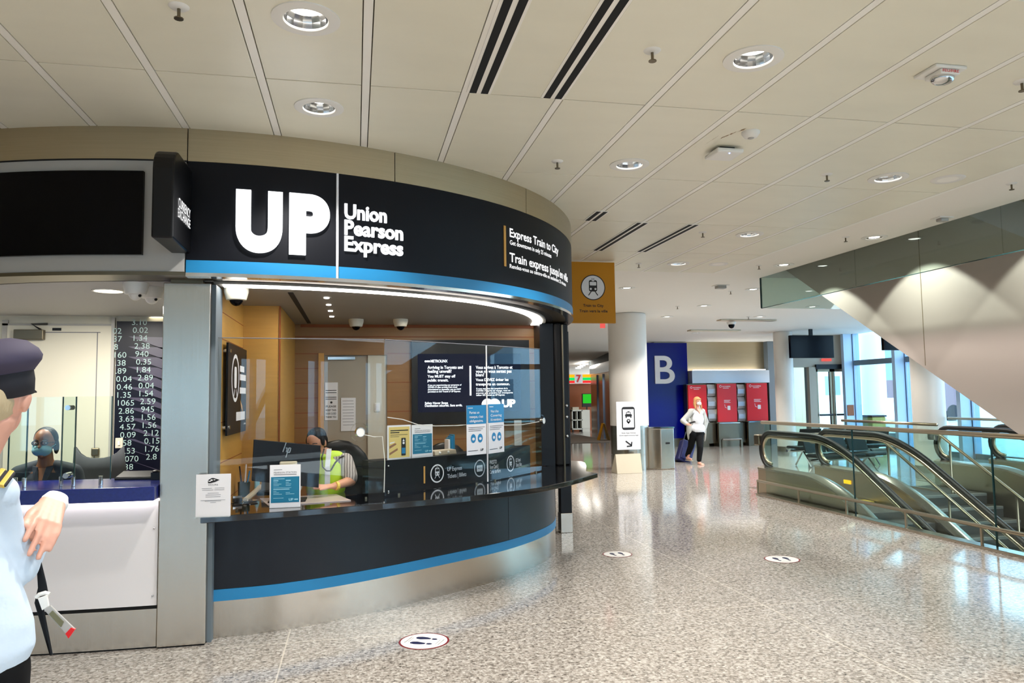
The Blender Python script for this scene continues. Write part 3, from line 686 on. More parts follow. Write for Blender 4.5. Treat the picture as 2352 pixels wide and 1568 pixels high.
# ---- blade sign
z0 = 2.66; z1 = 3.235
t = thing('blade_sign', 'black projecting blade sign reading currency exchange', 'sign', (-1.16, 5.0, z0))
bx = -1.095; p = MB(); prof = [(5.33, z0), (4.82, z0), (4.82, z1-.14)]+[(4.82+.14-.14*cos(pi/2*k/6), z1-.14+.14*sin(pi/2*k/6)) for k in range(1, 7)]+[(5.33, z1)]
p.prism([(bx, y, z) for y, z in prof], (-.125, 0, 0)); obj('blade', p, 'black', t, bevel=.012)
g = MB()
for w, (xa, xb, yb, yc) in (('CURRENCY', (410, 437, 474, 452)), ('EXCHANGE', (409, 437, 497, 476))):
    A = onx(xa, yb, bx+.002); B = onx(xb, yb+14, bx+.002); Cc = onx(xa, yc, bx+.002)
    g = MB(); lettering(g, w, plane_fn((bx+.002, A.y, A.z), (0, 1, 0), (0, 0, 1), (1, 0, 0), .001), width=B.y-A.y, cap=Cc.z-A.z, bold=.006); obj('lettering', g, 'litsmall', t)
# ---- soffits, light strip, inner ceiling
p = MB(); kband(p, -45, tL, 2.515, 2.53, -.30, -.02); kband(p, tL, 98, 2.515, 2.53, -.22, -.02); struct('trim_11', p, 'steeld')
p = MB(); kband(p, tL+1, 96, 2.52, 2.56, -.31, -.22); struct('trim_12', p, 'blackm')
def LO(a): return (3.345-.03*a/40 if a < 40 else 3.315-(a-40)*.0037)
led = MB(); led.sweep([V((KC.x+LO(a)*sin(radians(a)), KC.y-LO(a)*cos(radians(a)), 2.494)) for a in range(1, 81, 1)], [(0, 0), (-.105, 0), (-.105, .0085), (0, .0085)])
tag(obj('light_strip', led, 'led'), 'long curved white light strip under the fascia of the ticket kiosk', 'light')
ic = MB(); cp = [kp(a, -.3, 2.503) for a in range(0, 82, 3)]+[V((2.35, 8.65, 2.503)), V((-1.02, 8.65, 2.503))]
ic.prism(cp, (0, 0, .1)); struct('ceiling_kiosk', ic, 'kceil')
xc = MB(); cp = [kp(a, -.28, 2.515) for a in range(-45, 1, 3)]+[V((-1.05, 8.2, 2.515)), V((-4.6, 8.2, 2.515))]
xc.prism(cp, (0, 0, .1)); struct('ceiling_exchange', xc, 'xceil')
sl = MB(); A, B = onz(667, 672, 2.5), onz(710, 742, 2.5); sl.sweep([V((A.x, A.y, 2.498)), V((B.x, min(B.y, 8.5), 2.498))], [(-.02, 0), (.02, 0), (.02, .01), (-.02, .01)])
tag(obj('ceiling_slot', sl, 'blackm'), 'thin black air slot in the grey ticket kiosk ceiling', 'vent')
for k, (px, py) in enumerate(((750, 683), (755, 699), (759, 713), (762, 726))):
    c = onz(px, py, 2.503); tag(obj('pinhole_light', MB().disc((c.x, c.y, 2.503), .022, 14, n=(0, 0, -1), h=.008), 'lamp'), 'tiny pinhole light in a short row on the grey kiosk ceiling', 'light', 'pinhole lights in the kiosk ceiling')
# ---- dome cameras
def dome(px, py, z, r, lab, grp, white=False):
    c = onz(px, py, z); c = V((c.x, c.y, z+.002))
    t = thing('dome_camera', lab, 'camera', c, 0, grp)
    obj('housing', MB().lathe([(.02, 0), (r*1.05, 0), (r*1.05, -r*.35), (r*.85, -r*1.05), (r*.6, -r*1.1)], c, 28), 'white' if white else 'cream', t, auto=40)
    obj('bubble', MB().ell(c-V((0, 0, r*.95)), (r*.6, r*.6, r*.66)), 'white' if white else 'blackgloss', t, smooth=True)
    if white: obj('lens', MB().ell(c+V((r*.45, -r*.35, -r*1.2)), r*.14), 'black', t, smooth=True)
dome(543, 662, 2.503, .085, 'large white dome camera at the left front of the ticket kiosk ceiling', 'kiosk dome cameras')
dome(818, 733, 2.503, .075, 'small dome camera over the beige kiosk door', 'kiosk dome cameras')
dome(920, 733, 2.503, .075, 'small dome camera left of the black wall display', 'kiosk dome cameras')
dome(312, 650, 2.515, .08, 'white camera pod furthest left on the exchange ceiling', 'exchange cameras', True)
dome(349, 660, 2.515, .08, 'white camera pod nearest the steel pillar on the exchange ceiling', 'exchange cameras', True)
# ---- pillar between the two counters
t = thing('steel_pillar', 'square brushed steel pillar between currency and ticket counters', 'pillar', (-1.155, 5.7, 0))
obj('casing', MB().box((-1.312, 5.54, .01), (-1.003, 5.86, 2.49)), 'steel', t, bevel=.004)
obj('cap_block', MB().box((-1.27, 5.56, 2.49), (-1.06, 5.84, 2.53)), 'steeld', t)
obj('plinth_gap', MB().box((-1.305, 5.547, 0), (-1.01, 5.855, .012)), 'blackm', t)
obj('side_jamb', MB().box((-1.003, 5.6, 0), (-.975, 5.86, 2.49)), 'greypost', t)
# ---- inner walls
iw = MB(); iw.box((-1.06, 5.86, 0), (-.975, 6.95, 2.505)); iw.box((-1.0, 6.92, 0), (-.66, 7.0, 2.505)); iw.box((-.74, 6.99, 0), (-.66, 8.62, 2.505))
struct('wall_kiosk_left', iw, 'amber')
gr = MB()
for z in (2.32, 2.12, 1.5, 1.2, .9): gr.box((-.9752, 5.87, z), (-.9735, 6.92, z+.006))
gr.box((-.668, 6.912, 0), (-.655, 6.925, 2.5)); struct('trim_13', gr, 'brownshop')
bk = MB(); BY = 8.6
D0, D1, D2 = ony(742, 900, BY).x, ony(845, 900, BY).x, ony(889, 900, BY).x
DZ = ony(800, 815, BY).z
bk.box((-.66, BY, 0), (D0-.05, BY+.15, 2.505)); bk.box((D0-.05, BY, DZ), (D2, BY+.15, 2.505)); bk.box((D2, BY, 0), (2.2, BY+.15, 2.505))
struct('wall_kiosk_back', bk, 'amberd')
gr = MB()
for k in range(10):
    z = .85+k*.165
    gr.box((-.66, BY-.003, z), (D0-.05, BY, z+.007)); 
    if k % 2 == 0: gr.box((D2, BY-.003, z), (2.4, BY, z+.007))
gr.box((-.66, BY-.003, 2.36), (2.4, BY, 2.37)); gr.box((-.6, BY-.02, 2.47), (2.4, BY, 2.505)); struct('trim_14', gr, 'brownshop')
df = MB(); df.box((D0-.05, BY-.03, 0), (D0+.01, BY+.15, DZ+.02)); struct('trim_15', df, 'orange')
d = struct('door_5', MB().box((D0+.01, BY+.06, 0), (D1, BY+.1, DZ)), mat('kiosk_door_taupe', S(172, 162, 146), .5))
obj('door_closer', MB().box((D0+.05, BY+.02, DZ-.05), (D0+.35, BY+.06, DZ-.02)), 'chrome', d)
struct('wall_kiosk_recess', MB().box((D1, BY+.03, 0), (D2, BY+.15, DZ)), 'cream')
def plate(name, px0, py0, px1, py1, Y, m, lab, cat, th=.012, parts=None, group=None):
    A = ony(px0, py1, Y); B = ony(px1, py0, Y); t = thing(name, lab, cat, ((A.x+B.x)/2, Y, A.z), 0, group)
    obj('plate', MB().box((A.x, Y-th, A.z), (B.x, Y, B.z)), m, t, bevel=.003); fn = plane_fn((A.x, Y-th, A.z), (1, 0, 0), (0, 0, 1), (0, -1, 0), .001)
    return t, fn, B.x-A.x, B.z-A.z
t, fn, w, h = plate('light_switch', 860, 925, 873, 945, BY+.03, 'white', 'white light switch on the cream wall right of the kiosk door', 'switch')
obj('rocker', MB().box(fn(w*.2, h*.15)-V((0, .006, 0)), fn(w*.8, h*.48)), 'paper', t); obj('rocker', MB().box(fn(w*.2, h*.52)-V((0, .006, 0)), fn(w*.8, h*.85)), 'paper', t)
t, fn, w, h = plate('door_notice', 746, 878, 776, 965, BY+.055, 'paper', 'paper notice with bold black lines on the kiosk door', 'notice', .004)
g = MB()
for k, (tx, z) in enumerate((('PLEASE', .34), ('KEEP THIS', .24), ('DOOR CLOSED', .15), ('THANK YOU', .06))): lettering(g, tx, lambda a, b, w_=0., z=z: fn(a+w*.08, b+h*z), width=w*.8, cap=h*.05, bold=.02)
for z in (.78, .72, .6, .55): rect(g, fn, w*.05, h*z, w*.85, h*.018)
circ(g, fn, w*.5, h*.47, w*.09, 16); obj('print', g, 'ink', t)
t, fn, w, h = plate('paper_sheet', 783, 913, 817, 990, BY+.055, 'paper', 'pale paper sheet with faint lines hanging right of the door notice', 'notice', .004)
g = MB()
for k in range(9): rect(g, fn, w*(.1+.02*(k % 3)), h*(.9-.09*k), w*.75, h*.012)
obj('print', g, 'greyink', t)
# black wall display
A = ony(945, 975, BY-.01); B = ony(1211, 782, BY-.01)
t = thing('wall_display', 'black wall display with white travel health notice inside the ticket kiosk', 'screen', (A.x, BY, A.z))
obj('casing', MB().box((A.x, BY-.1, A.z), (B.x, BY-.004, B.z)), 'black', t)
A2 = ony(960, 947, BY-.1); B2 = ony(1195, 812, BY-.1)
obj('screen', MB().box((A2.x, BY-.106, A2.z), (B2.x, BY-.099, B2.z)), 'screen', t)
g = MB(); pf = lambda a, b, w_=0.: V((a, BY-.108-w_, b))
def stext(body, x0, x1, yb, yc, bold=.015):
    P, Q, R_ = ony(x0, yb, BY-.108), ony(x1, yb, BY-.108), ony(x0, yc, BY-.108)
    lettering(g, body, lambda a, b, w_=0.: V((P.x+a, BY-.108, P.z+b)), width=Q.x-P.x, cap=R_.z-P.z, bold=bold)
for a in (('METROLINX', 989, 1028, 832, 826), ('Arriving in Toronto and', 982, 1063, 847, 840), ('feeling unwell?', 982, 1037, 856, 849), ('You MUST stay off', 982, 1046, 867, 861), ('public transit.', 982, 1030, 876, 870),
          ('If you are experiencing any symptoms of', 983, 1060, 886, 882.5, .01), ('COVID-19 after arriving from travel', 983, 1050, 891, 887.5, .01), ('(international or domestic), you are NOT', 983, 1059, 896, 892.5, .01), ('permitted on GO Transit or UP Express.', 983, 1058, 901, 897.5, .01),
          ('Safety Never Stops', 976, 1029, 928, 923), ('Destination sécurité. Sans arrêt.', 976, 1062, 934, 929),
          ('Vous arrivez à Toronto et', 1093, 1177, 847, 840), ('vous ne vous sentez pas', 1093, 1175, 856, 849), ('bien?', 1093, 1112, 864, 857), ('Vous DEVEZ éviter les', 1093, 1168, 875, 869), ('transports en commun.', 1093, 1171, 885, 879),
          ('Si vous ressentez des symptômes de la', 1094, 1166, 894, 890.5, .01), ('COVID-19 après un voyage, vous ne', 1094, 1172, 899, 895.5, .01), ('pouvez pas prendre les transports', 1094, 1178, 904, 900.5, .01), ('utiliser GO Transit ou UP Express.', 1094, 1160, 909, 905.5, .01), ('UP', 1153, 1184, 934, 918, .05)): stext(*a)
P = ony(975, 832, BY-.108); pfn = plane_fn((P.x, BY-.108, P.z), (1, 0, 0), (0, 0, 1), (0, -1, 0))
for k in range(3): circ(g, pfn, .012+.02*k, .012, .011, 12)
P = ony(1079, 908, BY-.108); Q = ony(1082, 840, BY-.108); g.add([(P.x, BY-.108, P.z), (Q.x, BY-.108, P.z), (Q.x, BY-.108, Q.z), (P.x, BY-.108, Q.z)], [(0, 1, 2, 3)])
for (px, r) in ((1120, .07), (1136, .07)):
    c = ony(px, 929, BY-.108); g.add([(c.x+r*cos(pi*k/16), BY-.108, c.z+r*sin(pi*k/16)) for k in range(17)], [tuple(range(17))])
obj('display_text', g, 'screentext', t)
# sign board on the left inner wall
ya = onx(508, 880, -.97).y; ya = max(ya, 5.9); yb = 6.86
zb, zt = 1.40, 2.10
t = thing('wall_emblem_board', 'dark wall board with white ring emblem on the amber side wall', 'sign', (-.94, 6.4, zb))
obj('board', MB().box((-.95, ya, zb), (-.935, yb, zt)), 'navy', t)
for y in (ya+.06, yb-.06):
    for z in (zb+.06, zt-.06): obj('standoff', MB().lathe([(.012, -.975), (.012, -.925)], (0, 0, 0), 12, 'X').add([], []) if 0 else MB().tube([(-.975, y, z), (-.925, y, z)], .014), 'chrome', t)
fn = plane_fn((-.934, ya, zb), (0, 1, 0), (0, 0, 1), (1, 0, 0), .001); W = yb-ya
g = MB(); ring(g, fn, W*.36, .44, .19, .03); rrect(g, fn, W*.30, .36, .12, .17, .03); bar(g, fn, (W*.33, .35), (W*.28, .29), .02); bar(g, fn, (W*.40, .35), (W*.45, .29), .02)
for z, a, b in ((.5, .6, .85), (.43, .6, .95), (.32, .6, .96)): rect(g, fn, W*a, z, W*(b-a), .05)
rect(g, fn, W*.42, .1, W*.5, .07); obj('emblem', g, 'paper', t)
g = MB(); poly(g, fn, [(W*.62, .27), (W*.75, .22), (W*.8, .16), (W*.7, .2)]); obj('flame_mark', g, 'orange', t)
# ---- ticket counter
edge = [(-1.04, 5.5), (-.5, 5.6), (.11, 5.75), (.62, 5.905), (1.05, 6.07), (1.52, 6.33), (1.83, 6.62), (2.1, 6.92), (2.42, 7.33)]
base = [(-.987, 5.672), (-.7, 5.70), (-.481, 5.752), (-.115, 5.895), (.285, 6.11), (.653, 6.345), (1.067, 6.617), (1.394, 6.872), (1.693, 7.18), (1.93, 7.5), (2.1, 7.85), (2.19, 8.2), (2.2, 8.55)]
def spl(pts, n=6):
    P = [V((*p, 0)) for p in pts]; out = []
    for i in range(len(P)-1):
        p0 = P[max(i-1, 0)]; p1 = P[i]; p2 = P[i+1]; p3 = P[min(i+2, len(P)-1)]
        for k in range(n):
            u = k/n; out.append(.5*((2*p1)+(p2-p0)*u+(2*p0-5*p1+4*p2-p3)*u*u+(3*p1-p0-3*p2+p3)*u**3))
    return out+[P[-1]]
CT = .87
E = spl(edge); B_ = spl(base)
t = thing('ticket_counter', 'curved dark ticket counter with black stone top and blue stripe', 'counter', (.5, 6.5, 0))
def inner(P, off):
    out = []
    for i, p in enumerate(P):
        d = (P[min(i+1, len(P)-1)]-P[max(i-1, 0)]).normalized(); out.append(p+V((-d.y, d.x, 0))*(off if p.x < -.1 else off+min(1, (p.x+.1)/.4)*.44))
    return out
topl = [V((p.x, p.y, CT-.045)) for p in E]+[V((2.37, 7.56, CT-.045)), V((2.55, 8.1, CT-.045)), V((2.66, 8.5, CT-.045)), V((2.68, 8.72, CT-.045)), V((2.6, 8.85, CT-.045)), V((2.3, 8.85, CT-.045)), V((2.2, 8.3, CT-.045))]
inn = [V((p.x, p.y, CT-.045)) for p in reversed(inner(E, .66))]
inn = [p for p in inn if p.y < 8.4 and p.x < 1.9]
topm = MB(); topm.prism(topl+inn+[V((-.97, 6.3, CT-.045)), V((-.97, 5.88, CT-.045)), V((-1.0, 5.87, CT-.045)), V((-1.0, 5.53, CT-.045))], (0, 0, .045)); obj('countertop', topm, 'granite', t, bevel=.004)
def bband(mb, z0, z1, o0, o1, P=None): return mb.sweep([V((p.x, p.y, z0)) for p in (P or B_)], [(o0, 0), (o1, 0), (o1, z1-z0), (o0, z1-z0)])
js = next(i for i, p in enumerate(B_) if p.x > 1.36)
pn = MB(); bband(pn, .337, CT-.046, -.06, 0, B_[:js+1]); bband(pn, .337, CT-.046, -.06, 0, B_[js:]); obj('front_panel', pn, 'charcoal', t, auto=30)
obj('seam', MB().box((B_[js].x-.003, B_[js].y-.003, .337), (B_[js].x+.001, B_[js].y+.003, CT-.05)), 'blackm', t)
obj('stripe', bband(MB(), .255, .335, -.06, .003), 'skyblue', t, auto=30)
obj('kick_plate', bband(MB(), 0.0, .253, -.08, -.004), 'steel', t, auto=30)
# ---- clear screens on the counter
Gp = [(-.985, 5.70), (.235, 6.13), (1.2, 6.86), (1.93, 7.70)]
Gt = [2.118, 2.14, 2.145, 2.165]
gl = []
labs = ['wide clear screen panel at the left of the ticket counter', 'clear screen panel in the middle of the ticket counter carrying the French mask poster', 'clear screen panel at the right end of the ticket counter']
for i in range(3):
    (x0, y0), (x1, y1) = Gp[i], Gp[i+1]; a, b = V((x0, y0, CT)), V((x1, y1, CT)); r = (b-a).normalized(); n = V((-r.y, r.x, 0))
    t = thing('screen_panel', labs[i], 'glass screen', a.lerp(b, .5), 0, 'counter screens'); gl.append((a, r, n, (b-a).length))
    W = (b-a).length-.006; z0 = .04 if i == 0 else .012
    pts = [a+r*.003+V((0, 0, z0)), a+r*W+V((0, 0, z0)), a+r*W+V((0, 0, Gt[i+1]-CT)), a+r*.003+V((0, 0, Gt[i]-CT))]
    obj('pane', MB().prism(pts, n*.01), 'clear', t)
    eg = MB(); eg.tube([pts[3], pts[2]], .004, 6); obj('top_edge', eg, 'greyink', t)
    for k in (.12, .88): obj('clamp', MB().box(a+r*W*k+V((-.008, -.01, 0)), a+r*W*k+V((.008, .016, .016))), 'steeld', t)
    if i < 2:
        obj('joint_strip', MB().tube([b+V((0, 0, .01)), b+V((0, 0, Gt[i+1]-CT))], .007, 6), 'paper' if i else 'clear', t)
def onglass(px, py, i, off=0.):
    a, r, n, L = gl[i]; return onpl(px, py, a+n*off, n)
def speaker(px, py, i, lab, rr=.085):
    a, r, n, L = gl[i]; c = onglass(px, py, i, -.01)
    t = thing('speak_through', lab, 'speaker', c, 0, 'screen speak-through discs')
    nn = -n; rg = MB(); u = V((0, 0, 1))
    for (R0, R1, h, nm, m_) in ((rr, rr*.93, .012, 'clear_ring', 'clear'), (rr*.48, 0, .03, 'disc', 'white'), (rr*.5, rr*.46, .034, 'rim', 'chrome')):
        mb = MB(); S_ = 28; pts = []
        vs = [c+nn*hh+(r*cos(2*pi*k/S_)+u*sin(2*pi*k/S_))*RR for (RR, hh) in ((R0, 0), (R0, h), (max(R1, .001), h), (max(R1, .001), 0)) for k in range(S_)]
        fs = [(q*S_+k, q*S_+(k+1) % S_, ((q+1) % 4)*S_+(k+1) % S_, ((q+1) % 4)*S_+k) for q in range(4) for k in range(S_)]
        obj(nm, mb.add(vs, fs), m_, t, auto=40)
speaker(825, 992, 0, 'round white speaker disc on the left screen beside the clerk', .075)
speaker(1243, 966, 2, 'round clear speaker at the right end of the screens', .065)
wi = MB(); P = [(890, 958, 1), (925, 963, 1), (960, 975, 1), (1000, 978, 1), (1050, 977, 1), (1115, 971, 1), (1160, 976, 2), (1200, 975, 2), (1238, 968, 2)]
wi.tube([onglass(px, py, i, .03) for px, py, i in P], .004, 6); tag(obj('speaker_cable', wi, 'white'), 'thin white cable drooping across the two right hand screens', 'cable')
wi = MB(); P = [(836, 998, 0), (860, 1003, 0), (878, 1002, 0), (884, 1060, 0), (882, 1130, 0)]
wi.tube([onglass(px, py, i, .03) for px, py, i in P], .0035, 6); tag(obj('speaker_cable', wi, 'white'), 'thin pale cable hanging down from the round white speaker disc', 'cable')
# mask posters on the screens
def poster(px0, px1, yt, yb, i, lab, lines, off=-.004):
    A = onglass(px0, yb, i, off); B = onglass(px1, yb, i, off); T = onglass(px0, yt, i, off); a, r, n, L = gl[i]
    w = (B-A).dot(r); h = T.z-A.z; u = V((0, 0, 1)); A = V((A.x, A.y, A.z))
    t = thing('mask_poster', lab, 'poster', A, 0, 'mask posters on the screens')
    obj('sheet', MB().slab(A, r, u, -n, w, h, .002), 'paper', t); fn = plane_fn(A, r, u, -n, .0035)
    g = MB(); rect(g, fn, 0, h*.62, w, h*.38); circ(g, fn, w*.33, h*.33, w*.13, 20, h*.09); circ(g, fn, w*.68, h*.33, w*.13, 20, h*.09); obj('blue_field', g, 'skyblue', t)
    fn2 = plane_fn(A, r, u, -n, .005); g = MB()
    for k, tx in enumerate(lines): lettering(g, tx, lambda a, b, w_=0., k=k: fn2(a+w*.14, b+h*(.83-.085*k)), width=w*(.5+.2*min(k, 1)), cap=h*.05, bold=.012)
    rect(g, fn2, w*.06, h*.94, w*.25, h*.012)
    for x in (.33, .68): circ(g, fn2, w*x, h*.32, w*.07, 14, h*.03)
    obj('title', g, 'paper', t)
    g = MB()
    for k in range(3): rect(g, fn2, w*.08, h*(.55-.035*k), w*(.84-.1*k), h*.008)
    rect(g, fn2, w*.05, h*.08, w*.5, h*.01); lettering(g, 'UP', lambda a, b, w_=0.: fn2(a+w*.68, b+h*.07), width=w*.16, cap=h*.045, bold=.03); obj('print', g, 'ink', t)
poster(1072, 1117, 931, 1046, 1, 'blue and white French mask poster left of the screen joint', ['Portez un', "masque, c'est", 'obligatoire.'])
poster(1122, 1158, 928, 1042, 2, 'blue and white English face covering poster right of the screen joint', ['Wear a Face', 'Covering', "it's mandatory."])
# ---- raised transaction panel behind the screens
rp = [(.16, 6.42), (.5, 6.60), (.85, 6.85), (1.2, 7.14), (1.55, 7.5), (1.85, 7.9)]
R_ = spl(rp, 5)
t = thing('transaction_ledge', 'black curved raised panel with white ticket icons behind the screens', 'counter panel', (1, 7, CT))
pz0, pz1 = CT, 1.135
mb = MB(); mb.sweep([V((p.x, p.y, pz0)) for p in R_], [(-.22, 0), (0, 0), (0, pz1-pz0), (-.22, pz1-pz0)]); obj('panel', mb, 'granite' if 0 else 'navy', t, auto=30)
arc = [0.]
for a, b in zip(R_, R_[1:]): arc.append(arc[-1]+(b-a).length)
def rfn(s0, z0, off=.003):
    def f(a, b, w=0.):
        s = max(0, min(arc[-1]-1e-4, s0+a)); k = next(i for i in range(len(arc)-1) if arc[i+1] >= s); q = (s-arc[k])/(arc[k+1]-arc[k])
        d = (R_[k+1]-R_[k]).normalized(); p = R_[k].lerp(R_[k+1], q); return V((p.x, p.y, 0))+V((d.y, -d.x, 0))*(off+w)+V((0, 0, z0+b))
    return f
def rs(px, py):
    d = ray(px, py); best = None
    for i in range(200):
        s = arc[-1]*i/199; p = rfn(0, 0, 0)(s, 0); e = abs(d.x*p.y-d.y*p.x)/d.length
        if best is None or e < best[0]: best = (e, s, zat(px, py, p))
    return best[1], best[2]
g = MB(); hol = MB()
s, z = rs(1003, 1087); f0 = rfn(s, z, .003); f1 = rfn(s, z, .0055); ring(g, f0, 0, 0, .082, .012); train_icon(g, hol, f0, f1, 0, .01, .082)
s, z = rs(1102, 1075); f0 = rfn(s, z, .003); f1 = rfn(s, z, .0055); ring(g, f0, 0, 0, .082, .012); rrect(g, f0, -.045, -.03, .09, .06, .008); lettering(hol, 'PRESTO', lambda a, b, w=0.: f1(a-.03, b-.006), width=.06, cap=.012, bold=.02)
s, z = rs(1173, 1064); f0 = rfn(s, z, .003); f1 = rfn(s, z, .0055); ring(g, f0, 0, 0, .082, .012); train_icon(g, hol, f0, f1, 0, .01, .082)
for tx, px, py, wd in (('UP Express', 1027, 1082, .19), ('Tickets | Billets', 1028, 1098, .25), ('PRESTO', 1124, 1066, .12), ('Fare Card |', 1124, 1077, .15), ('Carte tarifaire', 1124, 1088, .19), ('GO Transit', 1184, 1061, .12), ('Tickets | Billets', 1184, 1072, .15)):
    s, z = rs(px, py); lettering(g, tx, rfn(s, z, .003), width=wd, cap=.036, bold=.01)
obj('icons', g, 'paper', t); obj('icon_cutouts', hol, 'ink', t)
g = MB(); s, z = rs(972, 1110); rect(g, rfn(s, z, .003), 0, 0, .018, .15); obj('orange_bar', g, 'orange', t)
for (px, py) in ((891, 1070), (891, 1128)):
    s, z = rs(px, py); obj('standoff', MB().ell(rfn(s, z, .006)(0, 0), .01), 'chrome', t, smooth=True)
# ---- signs and things on the counter
def stand_sign(name, lab, P, Q, h, z, parts, lean=.0, th=.006, m='paper'):
    P, Q = V((*P, z)), V((*Q, z)); r = (Q-P).normalized(); n = V((r.y, -r.x, 0)); u = (V((0, 0, 1))-n*lean).normalized()
    t = thing(name, lab, 'sign', P.lerp(Q, .5)); w = (Q-P).length
    obj('sheet', MB().slab(P, r, u, -n, w, h, th), m, t); obj('foot', MB().slab(P, r, n, V((0, 0, 1)), w, .03, .003), 'clear', t)
    fn = plane_fn(P, r, u, n, .0015); parts(t, fn, w, h); return t
def hours(t, fn, w, h):
    g = MB(); k = .42*w; sc = w*.32
    poly(g, fn, [(w*.34, h*.83), (w*.36, h*.87), (w*.45, h*.91), (w*.5, h*.91), (w*.68, h*.862), (w*.55, h*.815), (w*.42, h*.79), (w*.35, h*.79)])
    lettering(g, 'HOURS', lambda a, b, c=0.: fn(a+w*.36, b+h*.735), width=w*.27, cap=h*.03, bold=0); obj('emblem', g, 'ink', t)
    g = MB(); fn2 = lambda a, b, c=0.: fn(a, b, .001); circ(g, fn2, w*.45, h*.86, w*.035, 14, h*.018); poly(g, fn2, [(w*.5, h*.88), (w*.57, h*.872), (w*.52, h*.85)]); rrect(g, fn2, w*.36, h*.825, w*.07, h*.02, h*.008); obj('emblem_highlights', g, 'paper', t)
    g = MB()
    for (y, a, b) in ((.665, .17, .46), (.665, .54, .82), (.625, .18, .5), (.625, .53, .82), (.55, .34, .66), (.51, .28, .72), (.465, .28, .71), (.385, .14, .85), (.365, .26, .73), (.33, .42, .58)): rect(g, fn, w*a, h*y, w*(b-a), h*.008)
    obj('print', g, 'greyink', t)
P, Q = onz(449, 1184, CT), onz(529, 1181, CT)
hz = zat(452, 1087, P)-CT
P.x *= .985; Q.x *= .985; P.y *= .985; Q.y *= .985
stand_sign('hours_sign', 'white hours notice standing at the left end of the ticket counter', (P.x, P.y), (Q.x, Q.y), hz, CT, hours)
def schedule(t, fn, w, h):
    g = MB(); rect(g, fn, w*.04, h*.12, w*.92, h*.60); obj('teal_field', g, 'teal', t)
    fn2 = lambda a, b, c=0.: fn(a, b, .001); g = MB(); rect(g, fn, w*.13, h*.88, w*.27, h*.012); lettering(g, 'PEARSON STATION', lambda a, b, c=0.: fn(a+w*.13, b+h*.80), width=w*.74, cap=h*.04, bold=0.); rect(g, fn, w*.13, h*.765, w*.74, h*.014); obj('title', g, 'greyink', t)
    g = MB()
    for (y, a, b, hh) in ((.665, .12, .48, .014), (.62, .12, .28, .022), (.62, .52, .68, .022), (.58, .12, .25, .01), (.58, .52, .62, .01), (.545, .12, .38, .01), (.545, .52, .7, .01), (.51, .12, .3, .01), (.51, .52, .68, .01), (.46, .12, .7, .008), (.42, .12, .64, .018), (.38, .12, .22, .01), (.345, .12, .3, .01), (.345, .52, .66, .01), (.31, .12, .4, .01), (.31, .52, .8, .01), (.22, .12, .45, .01)): rect(g, fn2, w*a, h*y, w*(b-a), h*hh)
    lettering(g, 'UP', lambda a, b, c=0.: fn2(a+w*.62, b+h*.16), width=w*.15, cap=h*.05, bold=.05); rect(g, fn2, w*.8, h*.17, w*.12, h*.03); obj('print', g, 'paleink', t)
P, Q = onz(619, 1163, CT), onz(690, 1160, CT); P = V((P.x*.985, P.y*.985, CT)); Q = V((Q.x*.985, Q.y*.985, CT)); hz = zat(619, 1068, P)-CT
stand_sign('schedule_sign', 'white and teal station notice standing in front of the monitor', (P.x, P.y), (Q.x, Q.y), hz, CT, schedule)
mb = MB(); tr_ = [onz(597, 1146, CT), onz(617, 1163, CT), onz(806, 1150, CT), onz(772, 1136, CT)]
mb.prism([V((q.x, q.y, CT+.001)) for q in tr_], (0, 0, .006)); tag(obj('desk_pad', mb, mat('pale_desk_pad', S(190, 176, 170), .25)), 'pale clear desk pad lying under the station notice', 'desk pad')
def ledge_sign(px0, px1, yb0, yb1, yt, name, lab, fnp):
    s0, z0 = rs(px0, yb0); s1, z1 = rs(px1, yb1); f = rfn(0, 0, -.03); P, Q = f(s0, 0), f(s1, 0); h = zat(px0, yt, P)-pz1
    return stand_sign(name, lab, (P.x, P.y), (Q.x, Q.y), h, pz1, fnp)
def yellowad(t, fn, w, h):
    g = MB(); rect(g, fn, w*.06, h*.05, w*.88, h*.9); obj('yellow_field', g, 'gold2', t); fn2 = lambda a, b, c=0.: fn(a, b, .001); g = MB()
    for (y, a, b) in ((.83, .12, .88), (.77, .12, .5), (.71, .12, .85), (.66, .12, .5)): rect(g, fn2, w*a, h*y, w*(b-a), h*(.03 if y > .75 else .012))
    rrect(g, fn2, w*.58, h*.1, w*.19, h*.52, w*.03); obj('device', g, 'ink', t)
    g = MB(); fn3 = lambda a, b, c=0.: fn(a, b, .002); rect(g, fn3, w*.6, h*.16, w*.15, h*.17); obj('device_screen', g, 'skyblue', t)
    g = MB(); poly(g, fn2, [(w*.08, h*.4), (w*.32, h*.48), (w*.38, h*.45), (w*.34, h*.42), (w*.08, h*.32)]); poly(g, fn2, [(w*.08, h*.2), (w*.34, h*.3), (w*.42, h*.33), (w*.43, h*.27), (w*.08, h*.13)]); obj('hands', g, 'wood', t)
    g = MB(); circ(g, fn3, w*.675, h*.47, w*.045, 14); poly(g, fn3, [(w*.63, h*.52), (w*.72, h*.52), (w*.675, h*.6)]); poly(g, fn2, [(w*.1, h*.5), (w*.3, h*.52), (w*.3, h*.5), (w*.1, h*.46)]); obj('highlights', g, 'paper', t)
ledge_sign(895, 948, 1058, 1053, 977, 'yellow_notice', 'yellow notice with hands and a black device on the raised ledge', yellowad)
ledge_sign(951, 1000, 1053, 1048, 976, 'schedule_sign', 'white and teal station notice on the raised ledge beside the yellow notice', schedule)
